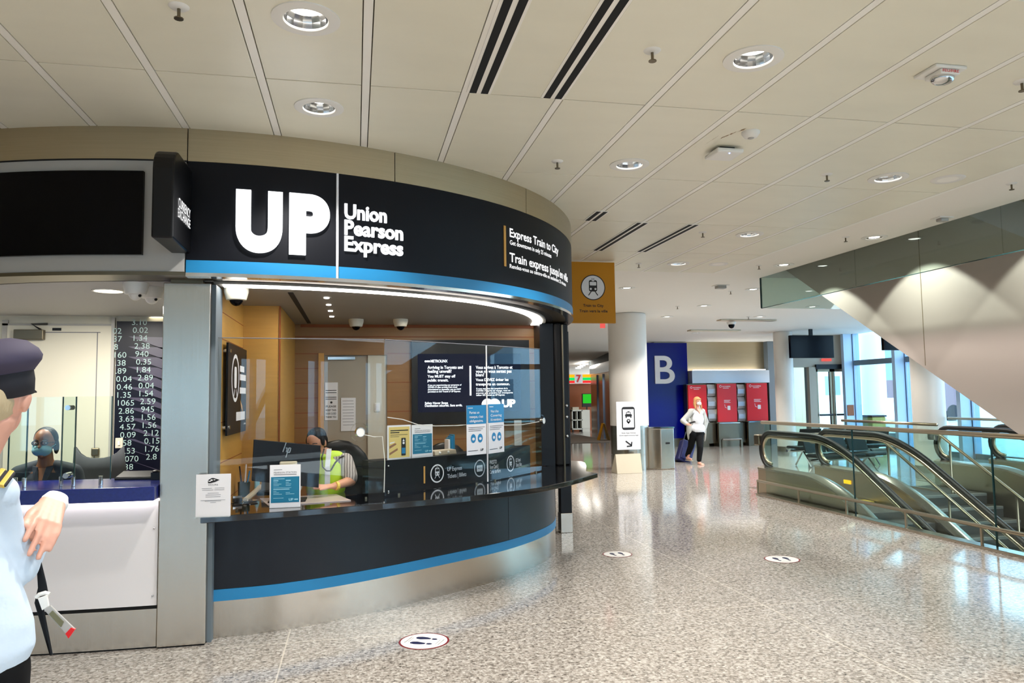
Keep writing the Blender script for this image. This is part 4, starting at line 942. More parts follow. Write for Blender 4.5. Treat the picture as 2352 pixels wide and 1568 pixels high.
# card reader base, brochures, monitor stand things on the ledge
s, z = rs(1012, 1045); p0 = rfn(s, 0, -.12)(0, 0); p1 = rfn(s, 0, -.12)(.28, 0)
mb = MB(); mb.sweep([V((p0.x, p0.y, pz1)), V((p1.x, p1.y, pz1))], [(-.05, 0), (.05, 0), (.04, .04), (-.04, .045)]); t = thing('ticket_printer', 'low beige machine lying on the raised ledge left of the mask poster', 'machine', p0); obj('body', mb, 'beige', t, bevel=.004)
for k in (.3, .7): obj('knob', MB().ell(p0.lerp(p1, k)+V((0.01, -.05, .022+pz1)), .013), 'white', t, smooth=True)
for k in range(4):
    s, z = rs(1062+k*4, 1035); p0 = rfn(s, 0, -.2)(0, 0); mb = MB().box((p0.x-.008, p0.y-.05, pz1), (p0.x+.008, p0.y+.05, pz1+.13+.015*k), radians(15)); tag(obj('brochure', mb, ('paper', 'teal', 'skyblue', 'teal')[k]), ['white brochure leaning on the raised ledge, leftmost', 'second brochure in the row on the raised ledge, teal', 'third brochure in the row on the raised ledge, sky blue', 'teal brochure nearest the mask poster on the ledge'][k], 'brochure', 'brochures on the raised ledge')
s, z = rs(1200, 1028); p0 = rfn(s, 0, -.05)(0, 0); zt_ = zat(1200, 960, p0)
t = thing('brochure_holder', 'clear upright brochure holder at the right end of the raised ledge', 'holder', p0); obj('body', MB().box((p0.x-.05, p0.y-.02, pz1), (p0.x+.05, p0.y+.02, zt_)), 'clear', t); obj('leaflet', MB().box((p0.x-.04, p0.y-.004, pz1+.01), (p0.x+.04, p0.y+.004, zt_-.02)), 'greyfascia', t)
# black cabinet left of the ledge, office chair behind
P = onz(850, 1162, CT); mb = MB(); mb.prism([V((P.x, 6.40, CT)), V((P.x+.13, 6.44, CT)), V((.17, 6.62, CT)), V((P.x-.0, 6.62, CT))], (0, 0, .26)); tag(obj('black_box', mb, 'blackm'), 'matte black box at the left end of the raised ledge', 'box')
c = ony(1022, 1030, 8.0); t = thing('office_chair', 'dark office chair behind the raised ledge under the wall display', 'chair', (c.x, 8.0, 0))
obj('backrest', MB().ell((c.x, 8.0, c.z-.15), (.24, .05, .22)), 'black', t, smooth=True); obj('seat', MB().box((c.x-.24, 7.55, .45), (c.x+.24, 7.98, .53)), 'black', t, bevel=.03); obj('stem', MB().tube([(c.x, 7.8, .05), (c.x, 7.8, .46)], .03), 'steeld', t)
obj('back_bar', MB().box((c.x-.03, 8.0, .5), (c.x+.03, 8.04, c.z-.2)), 'black', t); obj('foot_star', MB().box((c.x-.28, 7.77, .03), (c.x+.28, 7.83, .08)).box((c.x-.03, 7.52, .03), (c.x+.03, 8.08, .08)), 'black', t)
# monitor
MY = 6.05; TL, TR, BR, BL = ony(583, 1009, MY), ony(737, 1023, MY+.12), ony(732, 1120, MY+.12), ony(578, 1104, MY)
t = thing('monitor', 'black computer monitor seen from behind, in front of the ticket clerk', 'monitor', (BL.x+.3, MY, CT))
obj('back_shell', MB().prism([TL, TR, BR, BL], (-.006, .03, 0)), 'blueplas', t, bevel=.004)
r = (TR-TL).normalized(); u = (TL-BL).normalized(); n = r.cross(u)
P = TL+(TR-TL)*.43+(BL-TL)*.24; g = MB(); f0 = plane_fn(P, r, u, n, .002)
for a, b in (((.0, .0), (.022, .075)), ((.022, .03), (.034, .035)), ((.034, .035), (.026, .0)), ((.045, .035), (.025, -.04)), ((.045, .035), (.06, .035)), ((.06, .035), (.052, .0)), ((.052, .0), (.04, 0))): bar(g, f0, a, b, .007)
obj('emblem', g, 'chrome', t)
c = TL.lerp(BR, .52)+V((0, -.02, -.02)); obj('mount', MB().box((c.x-.06, c.y-.03, c.z-.09), (c.x+.07, c.y+.02, c.z+.05)), 'beige', t, bevel=.008)
obj('stand', MB().box((c.x-.03, c.y-.015, CT+.015), (c.x+.04, c.y+.02, c.z)), 'black', t); obj('stand_foot', MB().box((c.x-.14, c.y-.08, CT+.0085), (c.x+.14, c.y+.12, CT+.02)), 'black', t, bevel=.004)
# desk clutter on the left of the counter
def up(px, py, z=CT): q = onz(px, py, z); return V((q.x, q.y, z))
c = up(560, 1140); t = thing('pen_cup', 'dark cup of coloured pens left of the monitor', 'pen cup', c); obj('cup', MB().lathe([(.045, 0), (.05, .12), (.045, .12), (.03, .01)], c, 18), mat('olive_cup', S(44, 46, 24), .3), t, auto=40)
for k, m_ in enumerate(('skyblue', 'yellow', 'red', 'ink', 'paper')): a = k*1.3; obj('pen', MB().tube([c+V((.012*cos(a), .012*sin(a), .02)), c+V((.044*cos(a), .044*sin(a), .21+.014*k))], .0065, 6), m_, t)
c = up(543, 1130); t = thing('sanitizer_bottle', 'clear pump bottle between hours notice and pen cup', 'bottle', c); obj('body', MB().lathe([(.028, 0), (.03, .02), (.03, .11), (.012, .13), (.012, .15)], c, 16), 'white', t, auto=40); obj('pump', MB().tube([c+V((0, 0, .15)), c+V((0, 0, .18)), c+V((.03, -.01, .18))], .006, 6), 'black', t)
c = up(590, 1128); t = thing('glue_bottle', 'slim white bottle close to the left edge of the monitor', 'bottle', c); obj('body', MB().lathe([(.022, 0), (.022, .11), (.01, .14)], c, 16), 'paleink', t, auto=40); obj('cap', MB().lathe([(.011, .14), (.004, .17)], c, 12), 'paper', t)
c = up(556, 1122); tag(obj('paper_slip', MB().box((c.x-.02, c.y, CT), (c.x+.02, c.y+.006, CT+.28)), 'paper'), 'tall white paper slip standing behind the pen cup', 'paper')
c = up(526, 1128); tag(obj('card_box', MB().box((c.x-.03, c.y, CT), (c.x+.05, c.y+.05, CT+.2)), 'beige'), 'tan card holder at the far left behind the hours notice', 'box')
c = up(540, 1153); t = thing('stapler', 'small dark stapler on the counter right of the hours notice', 'stapler', c); obj('body', MB().box((c.x-.02, c.y-.03, CT), (c.x+.05, c.y+.02, CT+.035), .4), 'black', t, bevel=.008); obj('arm', MB().box((c.x-.02, c.y-.02, CT+.035), (c.x+.05, c.y+.01, CT+.05), .4), 'chrome', t)
c = up(575, 1153); t = thing('coin_tray', 'small silver oval tray on the counter below the monitor', 'tray', c); obj('dish', MB().lathe([(.002, .004), (.05, .004), (.06, .015), (.055, .015), (.048, .008), (.002, .008)], c, 24), 'chrome', t, auto=40)
mb = MB(); mb.tube([up(563, 1152)+V((0, 0, .012)), up(595, 1130)+V((0, 0, .03)), up(612, 1098)+V((0, .05, .07)), up(618, 1090)+V((0, .05, .09))], [.02, .024, .02, .012], 10)
tag(obj('phone_handset', mb, 'beige'), 'curved tan arm of a desk phone left of the station notice', 'handset')
c = up(604, 1138); t = thing('desk_phone', 'dark desk phone body half hidden behind the station notice', 'phone', c)
obj('body', MB().prism([(c.x-.05, c.y, CT), (c.x+.14, c.y, CT), (c.x+.14, c.y+.2, CT), (c.x-.05, c.y+.2, CT)], (0, 0, .03)), 'black', t, bevel=.006); obj('display_hood', MB().prism([(c.x-.03, c.y+.12, CT+.03), (c.x+.12, c.y+.12, CT+.03), (c.x+.12, c.y+.17, CT+.12), (c.x-.03, c.y+.17, CT+.12)], (0, .015, 0)), 'rubber', t)
c = up(530, 1116); t = thing('hand_gel', 'clear pump bottle behind the hours notice, left of the pen cup', 'bottle', c); obj('body', MB().lathe([(.035, 0), (.037, .02), (.037, .13), (.013, .15), (.013, .17)], c, 16), 'paleink', t, auto=40); obj('pump', MB().tube([c+V((0, 0, .17)), c+V((0, 0, .20)), c+V((.035, -.01, .20))], .007, 6), 'paper', t)
# ---- right hand frame
t = thing('shutter_frame', 'tall black shutter frame at the right end of the ticket kiosk', 'frame', (2.3, 8.5, CT))
obj('inner_post', MB().box((2.08, 8.3, CT), (2.24, 8.58, 2.5)), 'black', t); obj('middle_post', MB().box((2.25, 8.26, CT), (2.33, 8.58, 2.5)), 'blackm', t, bevel=.02); obj('outer_post', MB().box((2.335, 8.3, CT), (2.42, 8.6, 2.5)), 'black', t, bevel=.015)
obj('guide_rail', MB().tube([(2.335, 8.25, CT), (2.335, 8.25, 2.48)], .012), 'steeld', t); obj('side_wall', MB().box((2.25, 8.6, CT+.001), (2.45, 8.9, 2.505)), 'blackm', t)
for z in (1.2, 1.42, 1.55): obj('bolt', MB().ell((2.38, 8.29, z), .018), 'chrome', t, smooth=True)
t = thing('end_post', 'black square post with steel foot right of the ticket counter', 'post', (2.53, 8.9, 0))
obj('shaft', MB().box((2.455, 8.88, .235), (2.595, 9.0, 2.46)), 'black', t, bevel=.004); obj('foot', MB().box((2.45, 8.87, .0), (2.6, 9.01, .235)), 'steel', t, bevel=.004)
rear = MB(); rear.box((2.2, 9.0, 0), (2.42, 11.0, 2.5)); struct('wall_kiosk_right', rear, 'blackm')
# ---- hanging yellow sign
YY = 9.75; A = ony(1308, 742, YY); B = ony(1414.5, 742, YY); z1 = ony(1414, 603, YY).z
t = thing('hanging_sign', 'yellow hanging train sign beside the end of the kiosk fascia', 'sign', ((A.x+B.x)/2, YY, B.z))
obj('panel', MB().box((A.x, YY, B.z), (B.x, YY+.06, min(z1, 3.525))), 'yellow', t)
c = ony(1362, 660, YY-.001); fn = plane_fn((c.x, YY, c.z), (1, 0, 0), (0, 0, 1), (0, -1, 0), .002); R = ony(1390, 660, YY).x-c.x
g = MB(); circ(g, fn, 0, 0, R*.93, 40); obj('roundel', g, 'greyfascia' if 0 else 'paper', t)
fn2 = plane_fn((c.x, YY, c.z), (1, 0, 0), (0, 0, 1), (0, -1, 0), .004); fn3 = plane_fn((c.x, YY, c.z), (1, 0, 0), (0, 0, 1), (0, -1, 0), .006)
g = MB(); ring(g, fn2, 0, 0, R, R*.07); hol = MB(); train_icon(g, hol, fn2, fn3, 0, R*.05, R*1.05)
lettering(g, 'Train to City', lambda a, b, w=0.: fn2(a, b-R*1.52), width=R*1.66, cap=R*.21, bold=.012, align='C'); lettering(g, 'Train vers la ville', lambda a, b, w=0.: fn2(a, b-R*1.95), width=R*2.3, cap=R*.21, bold=.012, align='C')
obj('lettering', g, 'ink', t); obj('icon_cutouts', hol, 'paper', t)
# ================================================================== CURRENCY EXCHANGE
XB = 8.0
ent = MB(); ent.box((-4.6, XB, 0), (-1.06, XB+.12, 2.515)); struct('wall_exchange_back', ent, 'cream')
ent = MB(); ent.box((-1.15, 5.87, 0), (-1.065, XB, 2.515)); ent.box((-4.7, 5.9, 0), (-4.6, XB, 2.515)); struct('wall_exchange_side', ent, 'cream')
D0, D1 = ony(15, 900, XB).x, ony(255, 900, XB).x; DT = ony(100, 748, XB).z
d = struct('door_6', MB().box((D0, XB-.03, 0), (D1, XB, DT)), 'cream')
obj('panel_joint', MB().box((D0+.1, XB-.033, DT-.07), (D1-.1, XB-.029, DT-.062)).box((D1-.13, XB-.033, .8), (D1-.122, XB-.029, DT-.065)), 'greyink', d)
A, B = ony(33, 780, XB-.06), ony(102, 757, XB-.06)
obj('door_closer', MB().box((A.x, XB-.09, A.z), (B.x, XB-.03, B.z)), 'steeld', d, bevel=.006); obj('closer_arm', MB().tube([(B.x-.03, XB-.06, B.z), (B.x-.1, XB-.1, B.z+.05), (B.x+.02, XB-.04, B.z+.06)], .01, 6), 'black', d)
A, B = ony(121, 759, XB-.03), ony(141, 753, XB-.03); obj('strike', MB().box((A.x, XB-.04, A.z), (B.x, XB-.03, B.z)), 'black', d)
A, B = ony(209, 1047, XB-.05), ony(228, 1028, XB-.05); obj('lock', MB().box((A.x, XB-.06, A.z), (B.x, XB-.03, B.z)), 'steeld', d, bevel=.01)
fr = MB(); fr.box((D0-.05, XB-.02, 0), (D0, XB+.001, DT+.05)); fr.box((D1, XB-.04, 0), (D1+.03, XB+.001, 2.5)); fr.box((D0-.05, XB-.02, DT), (D1+.03, XB+.001, DT+.02)); struct('trim_16', fr, 'greyfascia')
# rate board
A = ony(259, 1115, XB-.05)
t = thing('rate_board', 'tall dark blue exchange rate board with columns of pale numbers', 'board', (A.x+.4, XB-.04, .8))
obj('board', MB().box((A.x, XB-.055, .8), (-1.2, XB-.03, 2.46)), 'board', t)
g = MB()
c2 = ['3.10', '0.02', '1.34', '2.38', '940', '0.35', '1.84', '2.89', '0.04', '1.54', '2.59', '945', '1.56', '1.56', '2.12', '0.15', '1.76', '2.8']
c1 = ['02', '37', '8', '160', '.38', '.89', '0.04', '0.46', '1.35', '1065', '2.86', '3.63', '4.57', '0.09', '.58', '1.53', '1070', '.38']
def num(tx, px, py):
    P = ony(px, py, XB-.057); lettering(g, tx, lambda a, b, w=0.: V((P.x+a, XB-.057, P.z+b)), cap=.055, bold=-.004, cx=1.05)
for k, tx in enumerate(c2): num(tx, 303+1.9*k, 746+18.2*k)
obj('number_column', g, 'boardtext', t); g = MB()
for k, tx in enumerate(c1): num(tx, 259+1.3*k, 766+18.4*k)
obj('number_column', g, 'boardtext', t)
g = MB()
for k in range(14):
    z = 1.0+.1*k; g.add([(A.x+.1+.03*k % .5, XB-.0565, z), (A.x+.11, XB-.0565, z+.01), (-1.25, XB-.0565, z-.35), (-1.25, XB-.0565, z-.37)], [(0, 1, 2, 3)])
obj('fine_lines', g, mat('board_line', S(66, 62, 84), .4), t)
t, fn, w, h = plate('light_switch', 265, 1005, 283, 1029, XB-.058, 'cream', 'cream light switch in front of the exchange rate board', 'switch', .01)
obj('toggle', MB().box(fn(w*.35, h*.3)-V((0, .008, 0)), fn(w*.65, h*.7)), 'white', t)
# counter
XE = [V((x, 5.56+.33*((x+1.3)/-2.0)**2*.6, 0)) for x in [-1.32-.1*k for k in range(32)]]
XE.reverse()
t = thing('exchange_counter', 'blue topped currency counter with glowing white front', 'counter', (-2.2, 5.7, 0))
def xb(z0, z1, o0, o1): return MB().sweep([V((p.x, p.y, z0)) for p in XE], [(o0, 0), (o1, 0), (o1, z1-z0), (o0, z1-z0)])
obj('countertop', xb(1.0, 1.095, -.55, .12), 'bluetop', t, bevel=.006); obj('front_panel', xb(.285, .985, -.04, 0), mat('white_panel', S(236, 232, 232), .35), t); obj('shadow_gap', xb(.262, .285, -.05, -.012), 'blackm', t); obj('kick_plate', xb(.012, .262, -.06, .0), 'steel', t)
obj('plinth', xb(0, .013, -.06, -.012), 'blackm', t); obj('light_bar', xb(.985, .999, -.02, .05), emis('pinkish_led', (1, .93, .98), 3.0), t)
for z in (.8, .35): obj('screw', MB().ell((-1.345, 5.558, z), .007), 'chrome', t, smooth=True)
# screens
zt = 1.705; zb = 1.10
for k, (px0, px1, Y, lab) in enumerate(((-60, 62, 5.70, 'currency counter glass panel behind the uniformed man'), (20, 173, 5.66, 'currency counter glass panel in front of the seated woman'), (142, 256, 5.62, 'currency counter glass panel nearest the rate board'))):
    A, B = ony(px0, 1000, Y), ony(px1, 1000, Y)
    t = thing('counter_screen', lab, 'glass screen', ((A.x+B.x)/2, Y, zb), 0, 'currency counter screens'); z0 = zb+.035
    obj('pane', MB().box((A.x, Y, z0), (B.x, Y+.012, zt)), 'cxglass', t); obj('edge', MB().box((B.x-.004, Y-.001, z0), (B.x+.002, Y+.013, zt)), 'edge', t); obj('edge', MB().box((A.x-.002, Y-.001, z0), (A.x+.003, Y+.013, zt)), 'edge', t)
    for q in (.25, .8): x = A.x+(B.x-A.x)*q; obj('clamp', MB().tube([(x, Y+.006, zb-.003), (x, Y+.006, zb+.06)], .014, 12), 'chrome', t)
    if k: 
        for zz in (1.63, 1.17): x = ony(157, 1000, Y).x; obj('standoff', MB().tube([(x, Y-.03, zz), (x, Y+.06, zz)], .018, 12), 'chrome', t)
# chair and keyboard in the exchange
c = ony(235, 1075, 7.3); t = thing('mesh_chair', 'grey mesh office chair beside the seated exchange clerk', 'chair', (c.x, 7.3, 0)); mb = MB()
n = 8; vs = []; fs = []
for j in range(7):
    for i in range(n+1):
        u = (i/n-.5); z = .62+j*.093; vs.append((c.x+u*(.44-.03*abs(j-4)), 7.3+.25*u*u*.8-.02*j, z+(.10*(abs(u)*2)**3 if j == 6 else 0)))
for j in range(6):
    for i in range(n): fs.append((j*(n+1)+i, j*(n+1)+i+1, (j+1)*(n+1)+i+1, (j+1)*(n+1)+i))
o = obj('backrest', mb.add(vs, fs), 'chairf', t, smooth=True); sd = o.modifiers.new('thick', 'SOLIDIFY'); sd.thickness = .03
obj('seat', MB().box((c.x-.24, 7.32, .46), (c.x+.24, 7.75, .54)), 'black', t, bevel=.03); obj('stem', MB().tube([(c.x, 7.5, .05), (c.x, 7.5, .47)], .03), 'steeld', t); obj('foot_star', MB().box((c.x-.28, 7.47, .02), (c.x+.28, 7.53, .07)).box((c.x-.03, 7.22, .02), (c.x+.03, 7.78, .07)), 'black', t); obj('spine', MB().box((c.x-.03, 7.33, .5), (c.x+.03, 7.36, .8)), 'black', t)
A = ony(262, 1100, 5.95); t = thing('keyboard', 'dark slanted keyboard on the currency counter near the steel pillar', 'keyboard', (A.x, 5.95, 1.095)); obj('body', MB().prism([(A.x, 5.98, 1.096), (A.x+.32, 5.93, 1.096), (A.x+.34, 6.05, 1.13), (A.x+.02, 6.1, 1.13)], (0, 0, .02)), 'black', t, bevel=.004); obj('wrist_rest', MB().box((A.x-.0, 5.93, 1.096), (A.x+.32, 5.955, 1.11), -.16), 'rubber', t)
c = ony(358, 1102, 5.9); tag(obj('card_terminal', MB().box((c.x-.03, 5.88, 1.096), (c.x+.03, 5.94, 1.15)).ell((c.x, 5.9, 1.155), (.026, .026, .012)), 'rubber'), 'small dark terminal on the currency counter against the steel pillar', 'terminal')
for k, (px, py, lab) in enumerate(((249, 667, 'glowing round downlight in the exchange ceiling left of the cameras'), (366, 728, 'glowing round downlight in the exchange ceiling half hidden by the steel pillar'))):
    c = onz(px, py, 2.515); t = thing('exchange_downlight', lab, 'light', (c.x, c.y, 2.515), 0, 'exchange ceiling lights'); obj('lens', MB().disc((c.x, c.y, 2.515), .1, 24, n=(0, 0, -1), h=.006), 'lampw', t); obj('trim_ring', MB().lathe([(.1, -.008), (.115, -.008), (.115, .0), (.1, .0)], (c.x, c.y, 2.515), 28), 'white', t)
# ================================================================== ESCALATORS, STAIR, BALUSTRADES
SL = .577
def hz_(y):  # handrail height
    if y >= 10.1: return 1.01
    if y <= 9.0: return .68+(y-9.0)*SL
    u = (10.1-y)/1.1; return 1.01-.33*(u**1.75)
def dz_(y):  # deck height
    if y >= 10.2: return .42
    if y <= 9.0: return .05+(y-9.0)*SL
    u = (10.2-y)/1.2; return .42-.37*(u**1.75)
ys = [11.2-.1*k for k in range(23)]+[8.9-.5*k for k in range(1, 16)]
def newel(x, yn=11.25):  # rounded end
    cy = yn; r = .29; zc = .72
    return [V((x, cy+r*sin(a), zc+r*-cos(a))) for a in [pi*k/12 for k in range(0, 13)]]
def balustrade(t, x, side):
    nw = newel(x); path = nw+[V((x, y, hz_(y))) for y in ys]
    obj('handrail', MB().sweep(path, [(-.04, 0), (.04, 0), (.04, .03), (.02, .045), (-.02, .045), (-.04, .03)], up=V((1, 0, 0))) if 0 else MB().tube(path, .04, 10), 'rubber', t, smooth=True)
    inner_ = [V((x, p.y, p.z)) for p in path]
    fr = []
    for i, p in enumerate(path):
        d = (path[min(i+1, len(path)-1)]-path[max(i-1, 0)]).normalized(); fr.append(p+V((0, -d.z, d.y))*.07*(1 if 1 else -1))
    obj('rail_guide', MB().tube(fr, .028, 8), 'rail', t, smooth=True)
    lo = [V((x-.005, y, dz_(y))) for y in [11.25]+ys]; hi = [V((x-.005, p.y, p.z)) for p in fr]
    ring_ = hi+list(reversed(lo))
    # glass as strip between guide and deck
    g = MB(); hi2 = [V((x-.005, y, hz_(y)-.07)) for y in ys]; lo2 = [V((x-.005, y, dz_(y))) for y in ys]
    n = len(ys); g.add(hi2+lo2, [(i, i+1, n+i+1, n+i) for i in range(n-1)])
    nn = [V((x-.005, p.y, p.z)) for p in fr[:13]]; k = len(g.v)
    g.add(nn+[V((x-.005, 11.2, .42)), V((x-.005, 11.2, .94))], [tuple(range(len(nn)+2))])
    o = obj('glass_side', g, 'green', t)
    o2 = obj('deck', MB().sweep([V((x, y, dz_(y))) for y in [11.5]+ys], [(-.11, -.03), (.11, -.03), (.11, .0), (.02, .03), (-.02, .03), (-.11, .0)]), 'steel', t, auto=40)
    cl = MB(); dd = [(x-.1, y, dz_(y)-.03) for y in [11.5]+ys]; bt = [(x-.1, y, max(dz_(y)-.9, -4.5)) for y in reversed([11.5]+ys)]
    cl.prism(dd+bt, (.03, 0, 0)); obj('skirt_cladding', cl, 'rail', t)
    obj('inlet_cap', MB().box((x-.075, 11.5, .78), (x+.075, 11.66, .96)), 'steeld', t, bevel=.02)
def escalator(x0, x1, lab):
    t = thing('escalator', lab, 'escalator', ((x0+x1)/2, 11.4, 0))
    balustrade(t, x0, -1); balustrade(t, x1, 1)
    obj('landing_plate', MB().box((x0+.1, 10.2, -.02), (x1-.1, 12.2, .006)), 'steel', t)
    obj('comb_plate', MB().box((x0+.12, 10.0, -.03), (x1-.12, 10.22, .008)), 'gold', t)
    st = MB(); y, z = 10.0, -.02
    while y > 2.6:
        st.box((x0+.12, y-.4, z-.45), (x1-.12, y, z)); y -= .4; z -= (0 if y > 9.5 else .1 if y > 9.1 else .2309)
    obj('steps', st, 'step', t)
    obj('side_marker', MB().box((x1-.112, 10.55, .2), (x1-.106, 10.72, .26)), emis('amber_marker', S(255, 186, 10), 1.3), t)
    return t
escalator(6.72, 7.78, 'down escalator nearest the camera, behind the glass balustrade')
escalator(10.15, 11.3, 'far down escalator beyond the stairs, under the sloped soffit')
t = thing('staircase', 'descending stairs with pale edged dark steps between the two escalators', 'stairs', (8.9, 10.6, 0))
sb = MB(); nb = MB(); y, z = 10.6, 0
for k in range(24):
    sb.box((7.95, y-.30, z-.5), (9.95, y, z-.0)) if k else sb.box((7.95, y-.30, -.5), (9.95, y+.9, -.001))
    nb.box((7.95, y-.305, z-.035), (9.95, y-.26, z+.003)); y -= .30; z -= .165
obj('treads', sb, 'step', t); obj('nosings', nb, 'nosing', t)
for x in (8.3, 9.45):
    p = [V((x, 11.0, .96)), V((x, 10.7, .94))]+[V((x, 10.6-.6*k, .90-.345*k)) for k in range(0, 12)]
    obj('handrail', MB().tube(p, .024, 10), 'rail', t, smooth=True)
    for k in range(0, 10, 2): yy = 10.45-.6*k; obj('post', MB().tube([(x, yy, -.165*((10.6-yy)/.3)-.2), (x, yy, .9-.345*(10.6-yy)/.6)], .018, 8), 'rail', t)
# glass balustrade along the opening
t = thing('glass_balustrade', 'long glass balustrade with bronze top rail along the escalator opening', 'balustrade', (6.52, 8.5, 0))
XG = 6.52; J = [11.1, 8.9, 6.66, 4.45, 2.2, 0, -2.2]
for a, b in zip(J, J[1:]): obj('glass_panel', MB().box((XG, b+.006, .0), (XG+.014, a-.006, 1.16)), 'green', t)
for a in J[1:-1]: obj('joint_edge', MB().box((XG-.001, a-.007, .0), (XG+.015, a+.007, 1.15)), 'edge', t)
obj('top_rail', MB().tube([(XG, 11.15, 1.185), (XG, -2.2, 1.185)], .028, 14), 'rail', t, smooth=True)
obj('bumper_rail', MB().tube([(XG-.09, 11.2, .235), (XG-.09, -2.2, .235)], .022, 12), 'rail', t, smooth=True)
for y in (11.2, 10.05, 8.95, 7.85, 6.75, 5.6, 4.45): obj('bracket', MB().box((XG-.10, y-.012, .02), (XG-.08, y+.012, .23)), 'rail', t)
obj('base_channel', MB().box((XG-.12, -2.2, 0), (XG+.03, 11.22, .035)), 'steel', t, bevel=.005)
# end balustrades around the opening
def short_rail(x0, y0, x1, y1, lab):
    t = thing('glass_balustrade', lab, 'balustrade', ((x0+x1)/2, (y0+y1)/2, 0)); d = V((x1-x0, y1-y0, 0)).normalized()
    obj('glass_panel', MB().slab((x0, y0, .02), d, (0, 0, 1), V((-d.y, d.x, 0)), V((x1-x0, y1-y0, 0)).length, 1.06, .014), 'green', t)
    obj('top_rail', MB().tube([(x0, y0, 1.1), (x1, y1, 1.1)], .026, 12), 'rail', t, smooth=True); obj('base_channel', MB().slab((x0, y0, 0), d, (0, 0, 1), V((-d.y, d.x, 0)), V((x1-x0, y1-y0, 0)).length, .03, .04), 'steel', t)
short_rail(9.4, 13.1, 9.36, 10.6, 'short glass balustrade with bronze rail between stairs and far escalator')
short_rail(11.75, 13.0, 11.75, 9.6, 'far glass balustrade beside the window wall, under the soffit')
# soffit of the rising escalator overhead
tr = thing('overhead_escalator', 'large beige clad underside of the rising escalator at the right', 'escalator', (7.8, 5, 0))
pr = [(4.78, .005), (6.71, 1.14), (11.05, 3.70), (11.05, 5.92), (7.17, 3.64), (.98, .005)]
obj('side_cladding', MB().prism([(7.0, y, z) for y, z in pr], (1.5, 0, 0)), 'truss', tr)
jm = MB()
for y in (8.06, 5.6): jm.box((6.996, y-.004, 1.16+(y-6.71)*.59+.02), (7.002, y+.004, 3.64+(y-7.17)*.588-.02))
obj('cladding_joint', jm, 'joint', tr)
# smoke curtain glass under the ceiling edge
t = thing('smoke_curtain', 'hanging glass smoke curtain along the ceiling opening above the escalators', 'glass screen', (6.56, 8, 3.05))
J = [11.1, 8.72, 6.4, 4.0, 1.6, -.8]
for a, b in zip(J, J[1:]): obj('glass_panel', MB().box((6.56, b+.004, 3.06), (6.572, a-.004, 3.57)), 'smoke', t)
J = [6.57, 8.3, 10.0, 11.6]
for a, b in zip(J, J[1:]): obj('glass_panel', MB().box((a+.004, 11.09, 3.06), (b-.004, 11.102, 3.57)), 'smoke', t)
obj('bottom_edge', MB().box((6.558, -.8, 3.052), (6.574, 11.1, 3.06)), 'edge', t)
obj('edge_strip', MB().box((6.553, 11.086, 3.06), (6.575, 11.106, 3.57)), 'edge', t)

# ================================================================== CEILING FIXTURES
def downlight(name, x, y, r, lab, z=CZ, cone=True, power=55, on=True, grp='ceiling downlights', angle=112, blend=.35, tilt=0):
    t = thing(name, lab, 'light', (x, y, z), 0, grp)
    obj('trim_ring', MB().lathe([(r*.64, -.002), (r*.66, -.010), (r*.74, -.012), (r, -.006), (r, .0), (r*.64, .001)], (x, y, z), 40), 'white', t, auto=50)
    if cone and z == CZ:
        obj('reflector', MB().lathe([(r*.65, .001), (r*.62, .03), (r*.55, .062)], (x, y, z), 14, cap=False), 'chrome', t)
        obj('lamp', MB().disc((x, y, z+.06), r*.55, 24, h=.004), 'lamp', t)
    else:
        obj('reflector', MB().lathe([(r*.645, -.0015), (r*.42, .0)], (x, y, z), 24, cap=False), 'steeld', t)
        obj('lamp', MB().disc((x, y, z-.0005), r*.42, 24, n=(0, 0, -1), h=.001), 'lamp', t)
    if on:
        l = bpy.data.lights.new('downlight_beam', 'SPOT'); l.energy = power*1.9; l.spot_size = radians(angle); l.spot_blend = blend; l.shadow_soft_size = .05; l.color = (1, .96, .91)
        o = bpy.data.objects.new('downlight_beam', l); COL.objects.link(o); o.location = (x, y, z-.03); o.rotation_euler = (0, -radians(tilt), 0)
    return t
for (x, y, r, lab) in LIGHTS: downlight('downlight', x, y, r, lab)
for i, (px, py, lab) in enumerate(((2008, 545, 'downlight in the white ceiling strip above the sloped soffit'), (1800, 608, 'downlight in the white strip just left of the smoke curtain'), (1440, 661, 'downlight in the white ceiling right of the yellow sign'), (1617, 702, 'downlight in the white ceiling above the letter B panel, nearer one'),
                    (1532, 727, 'downlight in the white ceiling beside the thick white column'), (1866, 704, 'downlight seen through the lower smoke curtain'), (1600, 764, 'farthest downlight in front of the steel wall'), (1730, 664, 'downlight seen at the left edge of the smoke curtain'), (1745, 727, 'small downlight in the far white ceiling left of the slim column'))):
    p = onz(px, py, 3.56)
    for _ in range(4): p = onz(px, py, (3.56 if (p.x < 6.56 and p.x > 5.46 and p.y < 11.1) else ZC(p.y)))
    if 6.5 < p.x < 11.7 and p.y < 11.1: p.y = 11.6
    downlight('downlight', p.x, p.y, .15, lab, p.z, grp='white ceiling downlights', power=(60 if i < 2 else 64), angle=(95 if i < 2 else 118), blend=(.08 if i < 2 else .3), tilt=(20 if i < 2 else 0))
for k, (x, y) in enumerate(((6.3, 6.06), (5.0, 14.2), (6.9, 13.4), (9.2, 12.4), (11.6, 16.0), (9.0, 19.5), (3.0, 13), (0, 13), (5.5, 20), (8.5, 27))):
    l = bpy.data.lights.new('downlight_beam', 'SPOT'); l.energy = 92; l.spot_size = radians(95 if k == 0 else 116); l.spot_blend = .08 if k == 0 else .3; l.shadow_soft_size = .05; l.color = (1, .96, .91)
    o = bpy.data.objects.new('downlight_beam', l); COL.objects.link(o); o.location = (x, y, (3.56 if k == 0 else ZC(y))-.03); o.rotation_euler = (0, -radians(20 if k == 0 else 0), 0)
